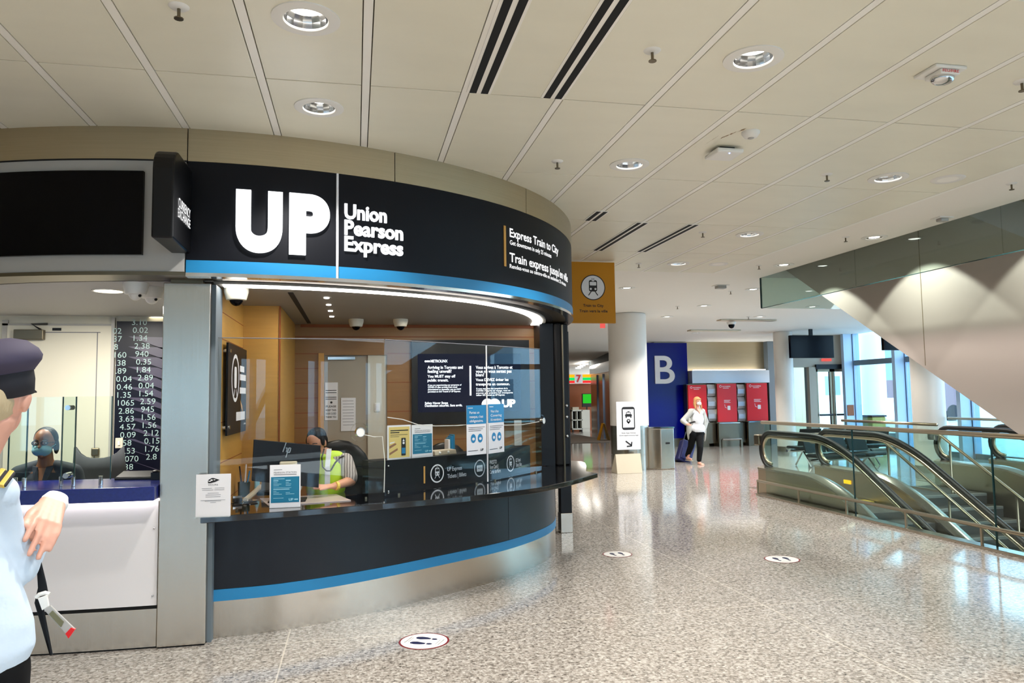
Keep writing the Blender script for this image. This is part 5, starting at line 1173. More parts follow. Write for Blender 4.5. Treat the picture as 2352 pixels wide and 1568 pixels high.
for x in (-6, -3.2, -.24, 2.18, 4.6):
    for y in (-6, -3.0, -.6, 1.5):
        l = bpy.data.lights.new('downlight_beam', 'SPOT'); l.energy = 100; l.spot_size = radians(118); l.spot_blend = .35; l.shadow_soft_size = .06; l.color = (1, .96, .91)
        o = bpy.data.objects.new('downlight_beam', l); COL.objects.link(o); o.location = (x, y, CZ-.03)
def sprinkler(px, py, lab, z=CZ, grp='ceiling sprinklers'):
    p = onz(px, py, z)
    if z > CZ:
        for _ in range(3): p = onz(px, py, ZC(p.y) if not (5.46 < p.x < 6.56 and p.y < 11.1) else 3.56)
        z = p.z
    c = V((p.x, p.y, z)); t = thing('sprinkler', lab, 'sprinkler', c, 0, grp)
    obj('escutcheon', MB().lathe([(.012, -.012), (.04, -.008), (.048, 0), (.01, 0)], c, 20), 'white', t, auto=50); obj('stem', MB().lathe([(.008, -.055), (.008, 0)], c, 10), 'steeld', t)
    obj('deflector', MB().lathe([(.002, -.062), (.022, -.062), (.022, -.057), (.002, -.055)], c, 12), 'steeld', t)
for px, py, lab in ((411, 15, 'sprinkler nearest the top left corner of the ceiling'), (1498, 116, 'sprinkler right of the black ceiling slots'), (1280, 370, 'sprinkler over the curved end of the kiosk'), (1899, 400, 'sprinkler left of the right hand downlight'), (1614, 533, 'sprinkler beyond the second pair of ceiling slots'), (2347, 187, 'sprinkler cut by the right edge of the picture'), (1467, 605, 'sprinkler just above the yellow sign')): sprinkler(px, py, lab)
for px, py, lab in ((1942, 544, 'sprinkler in the white strip above the soffit'), (1743, 609, 'sprinkler in the white strip near the smoke curtain corner'), (2323, 421, 'sprinkler in the white strip at the right edge'), (1678, 668, 'sprinkler in the white ceiling left of the smoke curtain'), (1556, 703, 'sprinkler in the white ceiling above the steel wall'), (1719, 727, 'sprinkler in the far white ceiling near the camera')): sprinkler(px, py, lab, 3.56, 'white ceiling sprinklers')
def grille(px, py, lab):
    p = onz(px, py, CZ); c = V((p.x, p.y, CZ)); t = thing('ceiling_speaker', lab, 'speaker', c, 0, 'round ceiling speakers')
    obj('rim', MB().lathe([(.085, -.006), (.13, -.008), (.14, 0), (.084, 0)], c, 32), 'white', t, auto=50); obj('mesh', MB().lathe([(.001, -.005), (.085, -.006)], c, 32), 'tee', t)
grille(2177, 411, 'round white speaker grille right of the downlight at the ceiling edge'); grille(1650, 606, 'round white speaker grille at the far end of the panelled ceiling')
p = onz(2157, 163, CZ); c = V((p.x, p.y, CZ)); t = thing('fire_strobe', 'white square fire strobe with clear lens on the ceiling', 'alarm', c)
obj('plate', MB().box((c.x-.1, c.y-.09, CZ-.02), (c.x+.11, c.y+.09, CZ)), 'white', t, bevel=.006); obj('body', MB().box((c.x-.06, c.y-.08, CZ-.05), (c.x+.07, c.y+.05, CZ-.02)), 'white', t, bevel=.008); obj('lens', MB().ell((c.x+.005, c.y-.015, CZ-.055), (.07, .055, .035)), 'chrome', t, smooth=True)
g = MB(); lettering(g, 'FEU/FIRE', lambda a, b, w=0.: V((c.x-.05+a, c.y-.0815, CZ-.042+b)), width=.11, cap=.016, bold=.01); obj('lettering', g, 'red', t)
p = onz(1724, 303, CZ); c = V((p.x, p.y, CZ)); t = thing('smoke_detector', 'small white round smoke detector behind the wireless box', 'detector', c); obj('base', MB().lathe([(.02, -.045), (.045, -.04), (.065, -.012), (.065, 0), (.01, 0)], c, 28), 'white', t, auto=50); obj('sensor', MB().ell(c+V((0, 0, -.045)), (.022, .022, .008)), 'greyfascia', t, smooth=True)
p = onz(1663, 358, CZ-.05); c = V((p.x, p.y, CZ)); t = thing('wireless_box', 'white square wireless access box hanging below a stained ceiling panel', 'access point', c)
obj('body', MB().box((c.x-.11, c.y-.11, CZ-.055), (c.x+.11, c.y+.11, CZ-.02)), 'white', t, bevel=.014); obj('mount', MB().box((c.x-.06, c.y-.06, CZ-.02), (c.x+.06, c.y+.06, CZ)), 'blackm', t); obj('status_light', MB().ell((c.x, c.y-.085, CZ-.056), .006), emis('blue_led', (.2, .3, 1), 4), t, smooth=True)
def slot(x, y0, y1, lab):
    t = thing('air_slot', lab, 'vent', (x, (y0+y1)/2, CZ), 0, 'black ceiling air slots')
    obj('frame', MB().box((x-.075, y0, CZ-.004), (x+.075, y1, CZ+.004)), 'tee', t)
    for s in (-.058, .014): obj('slot', MB().box((x+s, y0+.005, CZ-.0055), (x+s+.044, y1-.005, CZ-.0035)), 'blackm', t)
slot(.74, 2.88, 4.40, 'double black air slot, left one of the near pair'); slot(1.21, 2.88, 4.40, 'double black air slot, right one of the near pair')
slot(3.06, 7.51, 9.06, 'double black air slot, left one of the far pair'); slot(3.66, 7.51, 9.06, 'double black air slot, right one of the far pair'); slot(2.46, 7.1, 7.5, 'short black air slot touching the curved end of the kiosk')
slot(.74, 1.34, 2.86, 'double black air slot continuing out of the picture above the left one'); slot(1.21, 1.34, 2.86, 'double black air slot continuing out of the picture above the right one')
p = onz(2164, 500, 3.56); t = thing('ceiling_sensor', 'small square sensor in the white strip above the soffit', 'sensor', (p.x, p.y, 3.56)); obj('base', MB().box((p.x-.09, p.y-.07, 3.55), (p.x+.09, p.y+.07, 3.56)), 'white', t); obj('head', MB().box((p.x-.05, p.y-.04, 3.515), (p.x+.05, p.y+.04, 3.55)), 'greyfascia', t, bevel=.01)
p = onz(1655, 655, 3.57); t = thing('ceiling_sensor', 'small grey sensor in the white ceiling left of the smoke curtain', 'sensor', (p.x, p.y, 3.57)); obj('base', MB().box((p.x-.12, p.y-.1, ZC(p.y)-.01), (p.x+.12, p.y+.1, ZC(p.y))), 'white', t); obj('head', MB().box((p.x-.08, p.y-.06, ZC(p.y)-.06), (p.x+.08, p.y+.06, ZC(p.y)-.01)), 'greyfascia', t)
p = onz(1680, 744, 3.42); t = thing('ceiling_camera', 'small dome camera on the far white ceiling above the red posters', 'camera', (p.x, p.y, ZC(p.y))); obj('housing', MB().lathe([(.1, -.06), (.12, 0), (.02, 0)], (p.x, p.y, ZC(p.y)), 20), 'white', t); obj('bubble', MB().ell((p.x, p.y, ZC(p.y)-.07), (.08, .08, .09)), 'blackgloss', t, smooth=True)
for (px, py, lab) in ((1715, 737, 'long grey air grille in the far white ceiling, upper right'), (1640, 756, 'long grey air grille in the far white ceiling, lower left')):
    p = onz(px, py, 3.45); tag(obj('air_grille', MB().box((p.x-.75, p.y-.12, ZC(p.y)-.03), (p.x+.75, p.y+.12, ZC(p.y)-.0028)), 'rail'), lab, 'vent', 'far air grilles')
# hanging screens
def hscreen(px0, px1, yt, yb, Y, lab):
    A = ony(px0, yb, Y); B = ony(px1, yt, Y); t = thing('hanging_screen', lab, 'screen', ((A.x+B.x)/2, Y, A.z)); obj('display', MB().box((A.x, Y, A.z), (B.x, Y+.1, B.z)), 'blackgloss', t, bevel=.01)
    obj('ceiling_post', MB().box(((A.x+B.x)/2-.05, Y+.03, B.z), ((A.x+B.x)/2+.05, Y+.08, ZC(Y)+.02)), 'black', t)
hscreen(1817, 1914, 770, 822, 18.6, 'black hanging screen in front of the glass entrance doors')
hscreen(2031, 2085, 770, 804, 16.0, 'black hanging screen half hidden by the sloped soffit')
p = onz(1385, 742, 3.5); p = ony(1385, 748, 16.6); t = thing('exit_sign', 'red exit sign under the yellow hanging sign', 'sign', (p.x, 16.6, p.z)); obj('box', MB().box((p.x-.055, 16.6, p.z-.05), (p.x+.055, 16.66, ZC(16.6)+.01)), 'exitred', t); obj('bracket', MB().box((p.x-.06, 16.58, ZC(16.6)-.012), (p.x+.06, 16.68, ZC(16.6)+.01)), 'white', t)

# ================================================================== FLOOR THINGS
def sticker(px, py, d, lab, rz):
    c = onz(px, py, 0); t = thing('floor_sticker', lab, 'floor sticker', (c.x, c.y, 0), 0, 'round footprint floor stickers')
    fz = lambda z: (lambda a, b, w=0.: V((c.x+a*cos(rz)-b*sin(rz), c.y+a*sin(rz)+b*cos(rz), z)))
    r = d/2
    obj('red_border', MB().disc((c.x, c.y, .0008), r, 48, h=.0006), 'darkred', t); obj('white_disc', MB().disc((c.x, c.y, .0016), r*.925, 48, h=.0004), 'white', t)
    g = MB(); f = fz(.0026)
    for s in (-1, 1):
        o = s*.26*r
        poly(g, f, [(o+s*.0*r+a*r*(1 if s > 0 else -1), b*r) for a, b in ((-.02, -.16), (.09, -.17), (.17, .02), (.20, .25), (.14, .43), (.04, .47), (-.07, .40), (-.12, .22), (-.06, 0))][::s])
        poly(g, f, [(o+a*r*(1 if s > 0 else -1), b*r) for a, b in ((-.03, -.22), (.1, -.23), (.12, -.36), (.06, -.45), (-.03, -.44), (-.06, -.33))][::s])
    obj('footprints', g, mat('navy_ink', S(14, 20, 66), .5), t)
    g = MB()
    for tx, b in (('Maintain distance', .64), ('Gardez vos distances', -.74)):
        lettering(g, tx, lambda a, q, w=0., b=b: f(a-r*.36, q+r*b), width=r*.72, cap=r*.07)
    rect(g, f, -r*.28, r*.55, r*.56, r*.02); rect(g, f, -r*.28, -r*.6, r*.56, r*.02); obj('print', g, 'greyink', t)
sticker(974, 1472, .345, 'round footprint sticker on the floor nearest the ticket counter', radians(62))
sticker(1418, 1272.5, .31, 'round footprint sticker on the floor right of the black end post', radians(4))
sticker(1796, 1284, .345, 'round footprint sticker on the floor nearest the glass balustrade', radians(-6))
# ride pickup sign on a stand
SY = 15.25; A = ony(1418, 1033, SY); B = ony(1472, 1033, SY); zt = ony(1445, 922, SY).z
t = thing('pickup_sign', 'white ride pickup sign with phone and taxi symbols in front of the thick column', 'sign', ((A.x+B.x)/2, SY, 0))
obj('panel', MB().box((A.x, SY, A.z), (B.x, SY+.02, zt)), 'paper', t); obj('holder', MB().box((A.x, SY+.002, .42), (B.x, SY+.018, A.z)), 'clear', t)
C_ = ony(1416, 1087, SY-.1); D_ = ony(1474, 1087, SY-.1); obj('base', MB().prism([(C_.x, SY-.15, 0), (C_.x+.03, SY+.02, .4), (C_.x+.03, SY+.06, .4), (C_.x, SY+.25, 0)], (D_.x-C_.x, 0, 0)), 'beige', t, bevel=.006)
w = B.x-A.x; h = zt-A.z; fn = plane_fn((A.x, SY, A.z), (1, 0, 0), (0, 0, 1), (0, -1, 0), .002); f2 = lambda a, b, c=0.: fn(a, b, .002); f3 = lambda a, b, c=0.: fn(a, b, .004)
g = MB(); rrect(g, fn, w*.22, h*.41, w*.56, h*.48, w*.1); hol = MB(); rect(hol, f2, w*.265, h*.46, w*.47, h*.38)
g2 = MB(); rrect(g2, f3, w*.36, h*.685, w*.29, h*.055, w*.04); rrect(g2, f3, w*.40, h*.735, w*.21, h*.05, w*.05); rect(g2, f3, w*.475, h*.785, w*.07, h*.012); rect(g2, f3, w*.38, h*.66, w*.05, h*.03); rect(g2, f3, w*.58, h*.66, w*.05, h*.03)
circ(g2, f3, w*.5, h*.595, w*.085, 20, h*.04); poly(g2, f3, [(w*.425, h*.585), (w*.5, h*.53), (w*.575, h*.585)])
bar(g2, f3, (w*.36, h*.18), (w*.6, h*.085), w*.05); bar(g2, f3, (w*.62, h*.16), (w*.6, h*.075), w*.05); bar(g2, f3, (w*.4, h*.068), (w*.62, h*.075), w*.045)
lettering(g2, 'Ride App Pickup', lambda a, b, c=0.: fn(a+w*.2, b+h*.335), width=w*.6, cap=h*.022, bold=.01); lettering(g2, 'Zone appli-covoiturage', lambda a, b, c=0.: fn(a+w*.09, b+h*.285), width=w*.82, cap=h*.022, bold=.01)
obj('phone_symbol', g, 'ink', t); obj('phone_screen', hol, 'paper', t); obj('symbols', g2, 'ink', t)
h3 = MB(); f4 = lambda a, b, c=0.: fn(a, b, .006); circ(h3, f4, w*.5, h*.6, w*.035, 14, h*.017); rrect(h3, f4, w*.425, h*.742, w*.16, h*.03, w*.03); obj('symbol_cutouts', h3, 'paper', t)
# waste bin
A = ony(1495, 1076, 15.7); B = ony(1549, 1076, 15.7); zt = .93; xm = ony(1519, 1070, 15.6).x
t = thing('waste_bin', 'brushed steel waste bin right of the thick white column', 'bin', ((A.x+B.x)/2, 15.9, 0))
obj('body', MB().prism([(A.x, 15.85, .0), (xm, 15.6, .0), (B.x, 15.66, .0), (B.x+.02, 16.0, .0), (A.x+.05, 16.02, .0)], (0, 0, zt-.02)), 'steel', t, bevel=.02)
obj('lid', MB().prism([(A.x-.01, 15.84, zt-.02), (xm, 15.59, zt-.02), (B.x+.01, 15.65, zt-.02), (B.x+.03, 16.0, zt-.02), (A.x+.04, 16.03, zt-.02)], (0, 0, .03)), 'chrome', t)
q0 = V((xm, 15.6, 0)); q1 = V((B.x, 15.66, 0)); m_ = q0.lerp(q1, .5); obj('slot', MB().box((m_.x-.05, m_.y-.012, .56), (m_.x+.05, m_.y+.01, .6)), 'blackm', t)
# beam seating seen through the balustrade
def bench(x, y, n, rz, lab):
    t = thing('beam_seat', lab, 'seating', (0, 0, 0), 0, 'waiting area beam seats'); W = .58
    obj('beam', MB().tube([(-.1, 0, .36), (n*W+.1, 0, .36)], .03, 8), 'chrome', t)
    for k in range(n):
        obj('seat', MB().box((k*W+.03, -.24, .40), (k*W+W-.03, .24, .46)), 'black', t, bevel=.025); obj('backrest', MB().prism([(k*W+.03, .2, .48), (k*W+.03, .24, .48), (k*W+.03, .36, .86), (k*W+.03, .32, .86)], (W-.06, 0, 0)), 'black', t, bevel=.01)
    for x_ in (.3, n*W-.3): obj('leg', MB().tube([(x_, -.3, .015), (x_, 0, .36), (x_, .3, .015)], .02, 6), 'chrome', t)
    t.location = (x, y, 0); t.rotation_euler = (0, 0, rz)
bench(8.6, 12.9, 3, radians(12), 'dark beam seats with chrome legs behind the near escalator')
bench(11.9, 15.2, 4, radians(180), 'dark beam seats with chrome legs close to the window wall')
# ================================================================== PEOPLE
def RZ(a): return Matrix.Rotation(a, 3, 'Z')
def hand(mb, wrist, knuck, tips, thumb, r=.0085, side=None):
    """palm from wrist to knuckle line, four bent fingers ending at tips, thumb from the palm's side"""
    w_, k_ = V(wrist), V(knuck); d = (k_-w_); side = V(side).normalized(); up_ = d.normalized().cross(side)
    for s in (-.030, -.010, .010, .029): mb.cap(w_.lerp(k_, .12)+side*s*.75, r*1.75, k_+side*s, r*1.25)
    for (s, tp) in zip((-.034, -.0115, .0115, .033), tips):
        a = k_+side*s; b = V(tp); m_ = a.lerp(b, .5)+up_*.010
        mb.cap(a, r*1.1, m_, r); mb.cap(m_, r, b, r*.82)
    t0 = w_.lerp(k_, .3)+side*thumb[0]*.028; t2_ = V(thumb[1]); t1 = t0.lerp(t2_, .5)+side*thumb[0]*.008
    mb.cap(t0, r*1.5, t1, r*1.25); mb.cap(t1, r*1.2, t2_, r)
# ---- uniformed man at the left edge, seen from behind
def P(px, py, Y=1.9): return ony(px, py, 2.3+(Y-1.9)*1.1)
man = thing('person', 'person in pale blue uniform shirt and peaked cap, seen from behind at left', 'person', (P(-110, 1300).x, 2.3, 0))
hx = P(-8, 905); mb = MB(); cx0, cy0 = P(-110, 1300).x, 2.3
tl = Matrix.Rotation(radians(10), 3, 'Y')
mb.ell(hx, (.072, .090, .106), tl); mb.ell(hx+V((-.01, .04, -.06)), (.054, .06, .06)); mb.cap(P(-14, 965, 1.89), .052, P(-85, 1090), .058); mb.ell(P(60, 922, 1.9), (.010, .020, .032), tl); mb.ell(P(66, 914, 1.905), (.008, .012, .014)); mb.ell(hx+V((-.02, .125, -.03)), (.012, .02, .018))
mb.chain([(P(-100, 1160), .04), (P(-16, 1150), .03), (P(12, 1220, 1.95), .03), (P(50, 1305, 1.985), .028), (P(100, 1205, 2.14), .030), (P(124, 1156, 2.15), .026)])
mb.chain([(P(-220, 1170), .045), (P(-275, 1290, 1.95), .04), (P(-280, 1300, 2.2), .032)])
w2 = P(-280, 1300, 2.2); hand(mb, w2, w2+V((0, .085, -.01)), [w2+V((s, .155, -.035)) for s in (-.03, -.01, .01, .03)], (1, w2+V((.06, .1, -.01))), .009, side=(1, 0, 0))
hand(mb, P(122, 1152, 2.12), P(108, 1200, 2.0), [P(57, 1240, 1.93), P(67, 1273, 1.935), P(88, 1281, 1.95), P(113, 1262, 1.97)], (-1, P(54, 1206, 1.95)), .0095, side=(P(139, 1207, 2.01)-P(84, 1190, 1.98)))
for s in (-1, 1): mb.chain([(V((cx0+s*.09, cy0, 1.0)), .09), (V((cx0+s*.1, cy0+.02, .5)), .055), (V((cx0+s*.1, cy0-.02, .09)), .04)])
mb.chain([(P(-110, 1190), .06), (P(-110, 1300), .08), (V((cx0, cy0, .95)), .09)])
blob('body', mb, 'skinl', man, .005, 2)
mb = MB(); k_ = .00094
mb.loft([(P((l+r)/2, py), sqrt(max(.0004, ((r-l)/2*k_)**2-(ry*.39)**2))/.92, ry) for (py, r, l, ry) in ((1066, -38, -150, .06), (1084, -20, -170, .075), (1104, 8, -220, .085), (1135, 18, -250, .10), (1200, 8, -245, .11), (1290, 30, -238, .118), (1380, 66, -235, .125), (1440, 86, -238, .132), (1495, 90, -238, .132), (1535, 70, -225, .125), (1565, 30, -205, .115))])
mb.chain([(P(-225, 1128), .055), (P(-30, 1118), .055), (P(-8, 1134), .056)])
mb.chain([(P(-12, 1134), .054), (P(12, 1220, 1.94), .048), (P(50, 1308, 1.98), .042), (P(84, 1236, 2.12), .040), (P(118, 1172, 2.17), .034)])
mb.chain([(P(-215, 1150), .06), (P(-275, 1290, 1.95), .055), (P(-278, 1298, 2.14), .044)])
blob('shirt', mb, 'shirt', man, .008, 5)
mb = MB(); mb.tube([P(113, 1176, 2.16), P(127, 1150, 2.14), P(133, 1138, 2.15)], [.039, .039, .030], 16); obj('cuff', mb, 'maskw', man, smooth=True)
e0, e1 = P(-60, 1088, 1.865), P(26, 1106, 1.875); r_ = (e1-e0).normalized(); n_ = V((0, -.5, .86)).normalized(); u_ = n_.cross(r_).normalized()
e = MB(); e.slab(e0-u_*.03+n_*.002, r_, u_, n_, (e1-e0).length, .062, .008); ep = obj('epaulette', e, 'capband', man, bevel=.006)
for k in range(3):
    e = MB(); e.slab(e0+r_*(.032+.021*k)-u_*.032, r_, u_, n_, .012, .066, .0115); obj('gold_stripe', e, 'gold', ep, bevel=.002)
mb = MB(); mb.cap((cx0-.06, cy0, 1.0), .125, (cx0+.06, cy0, 1.0), .125)
for s in (-1, 1): mb.chain([(V((cx0+s*.09, cy0, .95)), .105), (V((cx0+s*.1, cy0+.02, .5)), .075), (V((cx0+s*.1, cy0-.02, .06)), .062)])
blob('trousers', mb, 'trouser', man, .012, 3)
for s in (-1, 1): obj('shoe', MB().ell((cx0+s*.1, cy0+.06, .045), (.048, .14, .045)), 'black', man, smooth=True)
obj('belt', MB().lathe([(.17, -.02), (.175, 0), (.17, .02)], (cx0, cy0, .93), 28), 'black', man)
mb = MB(); mb.ell(hx+V((-.006, -.016, -.012)), (.071, .088, .090), tl); mb.ell(hx+V((-.022, -.05, -.07)), (.046, .042, .045)); blob('hair', mb, 'hairbl', man, .0065, 2)
R3 = Matrix.Rotation(radians(-9), 3, 'Y') @ Matrix.Rotation(radians(7), 3, 'X'); cc = P(-10, 858, 1.9)
def lat(prof, sq=(1, 1.08)):
    q = MB().lathe(prof, (0, 0, 0), 40); q.v = [tuple(cc+R3 @ V((v[0]*sq[0], v[1]*sq[1], v[2]))) for v in q.v]; return q
cp_ = obj('cap', lat([(.00001, .094), (.05, .092), (.085, .080), (.110, .054), (.117, .034), (.112, .020), (.090, -.004), (.00001, -.004)]), 'cap', man, smooth=True)
obj('cap_band', lat([(.089, .004), (.088, -.03), (.080, -.070), (.072, -.072), (.072, .004)]), 'capband', cp_, smooth=True)
obj('piping', lat([(.0895, .002), (.0925, .000), (.0915, -.004), (.0885, -.004)]), 'cap', cp_, smooth=True)
pk = MB(); pts = []
for k in range(13):
    a = radians(55+70*k/12); pts.append(cc+R3 @ V((.08*cos(a), .085*sin(a)+.0, -.05)))
for k in range(13):
    a = radians(125-70*k/12); pts.append(cc+R3 @ V((.085*cos(a), .085*sin(a)+.055*sin(a), -.075)))
pk.prism(pts, (0, 0, .004)); obj('peak', pk, 'black', cp_)
obj('collar', MB().tube([P(-130, 1068, 1.86), P(-80, 1058, 1.835), P(-36, 1056, 1.85), P(-26, 1066, 1.89)], [.012, .015, .015, .010], 10), 'shirt', man, smooth=True)
# strap and tag hanging at his side
Q = lambda px, py, Y=2.02: ony(px, py, Y+.4)
mb = MB(); mb.prism([Q(82, 1282), Q(92, 1290), Q(104, 1340), Q(108, 1362), Q(94, 1376), Q(119, 1506), Q(113, 1506), Q(78, 1385), Q(86, 1350)], (0, .012, 0)); obj('shoulder_strap', mb, 'black', man, bevel=.003)
t = thing('luggage_tag', 'white and grey crew tag with red end dangling beside the uniformed man', 'tag', Q(110, 1400))
obj('clasp', MB().tube([Q(83, 1372, 2.01), Q(90, 1365, 2.01), Q(104, 1361, 2.01), Q(114, 1364, 2.01)], .006, 8), 'white', t)
obj('loop', MB().prism([Q(86, 1374, 2.0), Q(108, 1366, 2.0), Q(112, 1392, 2.0), Q(96, 1402, 2.0)], (0, .008, 0)), 'white', t, bevel=.002)
obj('sleeve', MB().prism([Q(100, 1400, 2.0), Q(116, 1390, 2.0), Q(172, 1444, 2.0), Q(158, 1464, 2.0)], (0, .006, 0)), 'greyfascia', t, bevel=.002)
obj('red_end', MB().prism([Q(150, 1455, 1.997), Q(163, 1441, 1.997), Q(172, 1445, 1.997), Q(157, 1466, 1.997)], (0, .01, 0)), 'red', t)
obj('insert', MB().prism([Q(112, 1410, 1.997), Q(120, 1402, 1.997), Q(146, 1428, 1.997), Q(140, 1440, 1.997)], (0, .01, 0)), mat('olive_print', S(110, 108, 80), .6), t)

def face(t, c, skin, s=1., ry=0., gaze=0., eyes=True):
    """small facial parts on the front (-Y) of a head at c"""
    for k in (-1, 1):
        obj('eye', MB().ell(c+V((k*.031*s, -.081*s, .004*s)), (.011*s, .006*s, .006*s), seg=10, rings=6), 'paper', t, smooth=True)
        obj('pupil', MB().ell(c+V((k*.031*s, -.086*s, .003*s)), (.005*s, .003*s, .005*s), seg=8, rings=5), 'ink', t, smooth=True)
        obj('eyebrow', MB().tube([c+V((k*.016*s, -.087*s, .024*s)), c+V((k*.032*s, -.085*s, .029*s)), c+V((k*.048*s, -.073*s, .022*s))], [.003, .0035, .002], 6), 'ink', t)
def head_mesh(mb, c, R=None):
    R = R or Matrix.Identity(3)
    f = lambda x, y, z: c+R @ V((x, y, z))
    mb.ell(f(0, 0, .02), (.074, .090, .092), R); mb.ell(f(0, -.03, -.045), (.056, .058, .066), R); mb.cap(f(0, -.086, .0), .010, f(0, -.10, -.028), .014)
    mb.ell(f(0, -.08, -.062), (.022, .012, .010), R); mb.ell(f(0, -.075, -.09), (.024, .02, .02), R)
    for k in (-1, 1): mb.ell(f(k*.076, .008, -.01), (.009, .02, .032), R)
# ---- seated exchange clerk, facing us
EY_ = 6.3
def P(px, py, Y=EY_): return ony(px, py, Y)
c = P(103, 1017); cl = thing('person', 'seated person in slate uniform with glasses and teal face mask behind the currency counter', 'person', (c.x, EY_+.1, 0))
mb = MB(); head_mesh(mb, c); mb.cap(c+V((0, .02, -.08)), .05, c+V((0, .03, -.19)), .058)
sh = c+V((0, .05, -.222)); mb.chain([(sh+V((-.17, 0, 0)), .055), (sh+V((.17, 0, 0)), .055)]); mb.ell(sh+V((0, 0, -.16)), (.16, .1, .26))
for k in (-1, 1):
    mb.chain([(sh+V((k*.17, 0, -.02)), .05), (sh+V((k*.235, -.04, -.26)), .042), (sh+V((k*.12, -.27, -.30)), .033)])
    w_ = sh+V((k*.12, -.27, -.30)); kn = w_+V((-k*.035, -.085, .0)); hand(mb, w_, kn, [kn+V((-k*.02+s, -.07, -.012)) for s in (-.03, -.01, .01, .03)], (-k, w_+V((-k*.07, -.09, 0))), .008, side=(1, 0, 0))
    mb.chain([(sh+V((k*.09, .0, -.55)), .085), (sh+V((k*.1, -.40, -.57)), .065), (sh+V((k*.1, -.42, -.98)), .045)])
mb.ell(sh+V((0, .02, -.45)), (.17, .13, .15))
blob('body', mb, 'skind', cl, .009, 3); face(cl, c, 'skind')
mb = MB(); mb.chain([(sh+V((-.185, 0, -.01)), .068), (sh+V((-.06, .01, .035)), .06)]); mb.chain([(sh+V((.185, 0, -.01)), .068), (sh+V((.06, .01, .03)), .06)]); mb.ell(sh+V((0, .005, -.2)), (.19, .128, .27)); mb.ell(sh+V((0, .04, -.03)), (.12, .07, .08))
for k in (-1, 1): mb.chain([(sh+V((k*.19, 0, -.02)), .068), (sh+V((k*.265, -.04, -.26)), .06), (sh+V((k*.17, -.19, -.29)), .046)])
blob('uniform', mb, 'slate', cl, .010, 3)
nk = MB(); nk.prism([sh+V((-.055, -.086, .035)), sh+V((.055, -.086, .035)), sh+V((0, -.129, -.095))], (0, .03, 0)); obj('neckline', nk, 'skind', cl)
for k in (-1, 1): obj('collar', MB().prism([sh+V((k*.075, -.07, .055)), sh+V((k*.03, -.095, .045)), sh+V((k*.002, -.128, -.10)), sh+V((k*.05, -.118, -.05))], (0, .02, 0)), 'slate', cl, bevel=.004)
obj('name_badge', MB().box(sh+V((.07, -.125, -.14)), sh+V((.145, -.112, -.115))), 'paper', cl)
mb = MB(); mb.ell(c+V((0, .022, .034)), (.083, .088, .090)); mb.ell(c+V((0, .095, .03)), (.045, .04, .045))
for k in (-1, 1): mb.ell(c+V((k*.074, .02, -.03)), (.016, .04, .06))
blob('hair', mb, 'hairb', cl, .009, 2)
mb = MB(); mb.ell(c+V((0, -.052, -.052)), (.068, .060, .048)); blob('face_mask', mb, 'mask', cl, .007, 2)
for k in (-1, 1): obj('mask_loop', MB().tube([c+V((k*.06, -.06, -.035)), c+V((k*.08, -.01, -.01))], .0025, 6), 'mask', cl)
g = MB()
for k in (-1, 1): g.tube([c+V((k*.031+.022*cos(a), -.096, .004+.016*sin(a))) for a in [2*pi*q/14 for q in range(15)]], .0035, 6, cap=False)
g.tube([c+V((-.01, -.099, .006)), c+V((.01, -.099, .006))], .003, 6)
for k in (-1, 1): g.tube([c+V((k*.053, -.095, .006)), c+V((k*.08, .0, .006))], .003, 6)
obj('glasses', g, 'black', cl, smooth=True)
mb = MB()
for k in (-1, 1): mb.chain([(sh+V((k*.09, .0, -.55)), .1), (sh+V((k*.1, -.40, -.57)), .078), (sh+V((k*.1, -.42, -.95)), .06)])
mb.ell(sh+V((0, .02, -.48)), (.18, .14, .14)); blob('trousers', mb, 'trouser', cl, .012, 2)
for k in (-1, 1): obj('shoe', MB().ell(sh+V((k*.1, -.47, -1.02)), (.045, .12, .045)), 'black', cl, smooth=True)
t = thing('task_chair', 'chair seat under the masked exchange clerk', 'chair', (c.x, EY_+.1, 0)); zs = sh.z-.66
obj('seat', MB().box((c.x-.24, EY_-.2, zs-.07), (c.x+.24, EY_+.28, zs)), 'black', t, bevel=.03); obj('stem', MB().tube([(c.x, EY_+.05, .04), (c.x, EY_+.05, zs-.06)], .03), 'steeld', t); obj('foot_star', MB().box((c.x-.26, EY_+.02, .0), (c.x+.26, EY_+.08, .06)).box((c.x-.03, EY_-.23, .0), (c.x+.03, EY_+.33, .06)), 'black', t)
# ---- ticket clerk in hi-vis vest
def P(px, py, Y=6.45): return ony(px, py, Y)
c = P(727, 1016, 6.55); tc_ = thing('person', 'seated person in lime reflective vest and striped shirt bent behind the monitor', 'person', (P(760, 1100).x, 6.75, 0))
R = Matrix.Rotation(radians(-28), 3, 'Z') @ Matrix.Rotation(radians(18), 3, 'X')
sr = P(794, 1056, 6.62); sl_ = sr+V((-.33, -.06, .0)); ch = sr.lerp(sl_, .5)
mb = MB(); head_mesh(mb, c, R); mb.cap(c+V((.01, .04, -.07)), .052, ch+V((0, .02, .05)), .062); mb.chain([(sl_, .055), (sr, .055)]); mb.ell(ch+V((0, .03, -.2)), (.15, .1, .26))
el = P(806, 1104, 6.52); wr = P(768, 1116, 6.34); kn = P(742, 1117, 6.27)
mb.chain([(sr, .052), (el, .045), (wr, .03)])
hand(mb, wr, kn, [P(718, 1122, 6.2), P(714, 1117, 6.22), P(718, 1112, 6.25), P(725, 1110, 6.28)], (-1, P(735, 1124, 6.2)), .009, side=(.3, .9, .2))
el2 = sl_+V((-.1, -.12, -.24)); wr2 = sl_+V((-.06, -.36, -.30)); mb.chain([(sl_, .052), (el2, .045), (wr2, .03)]); kn2 = wr2+V((.0, -.08, .0))
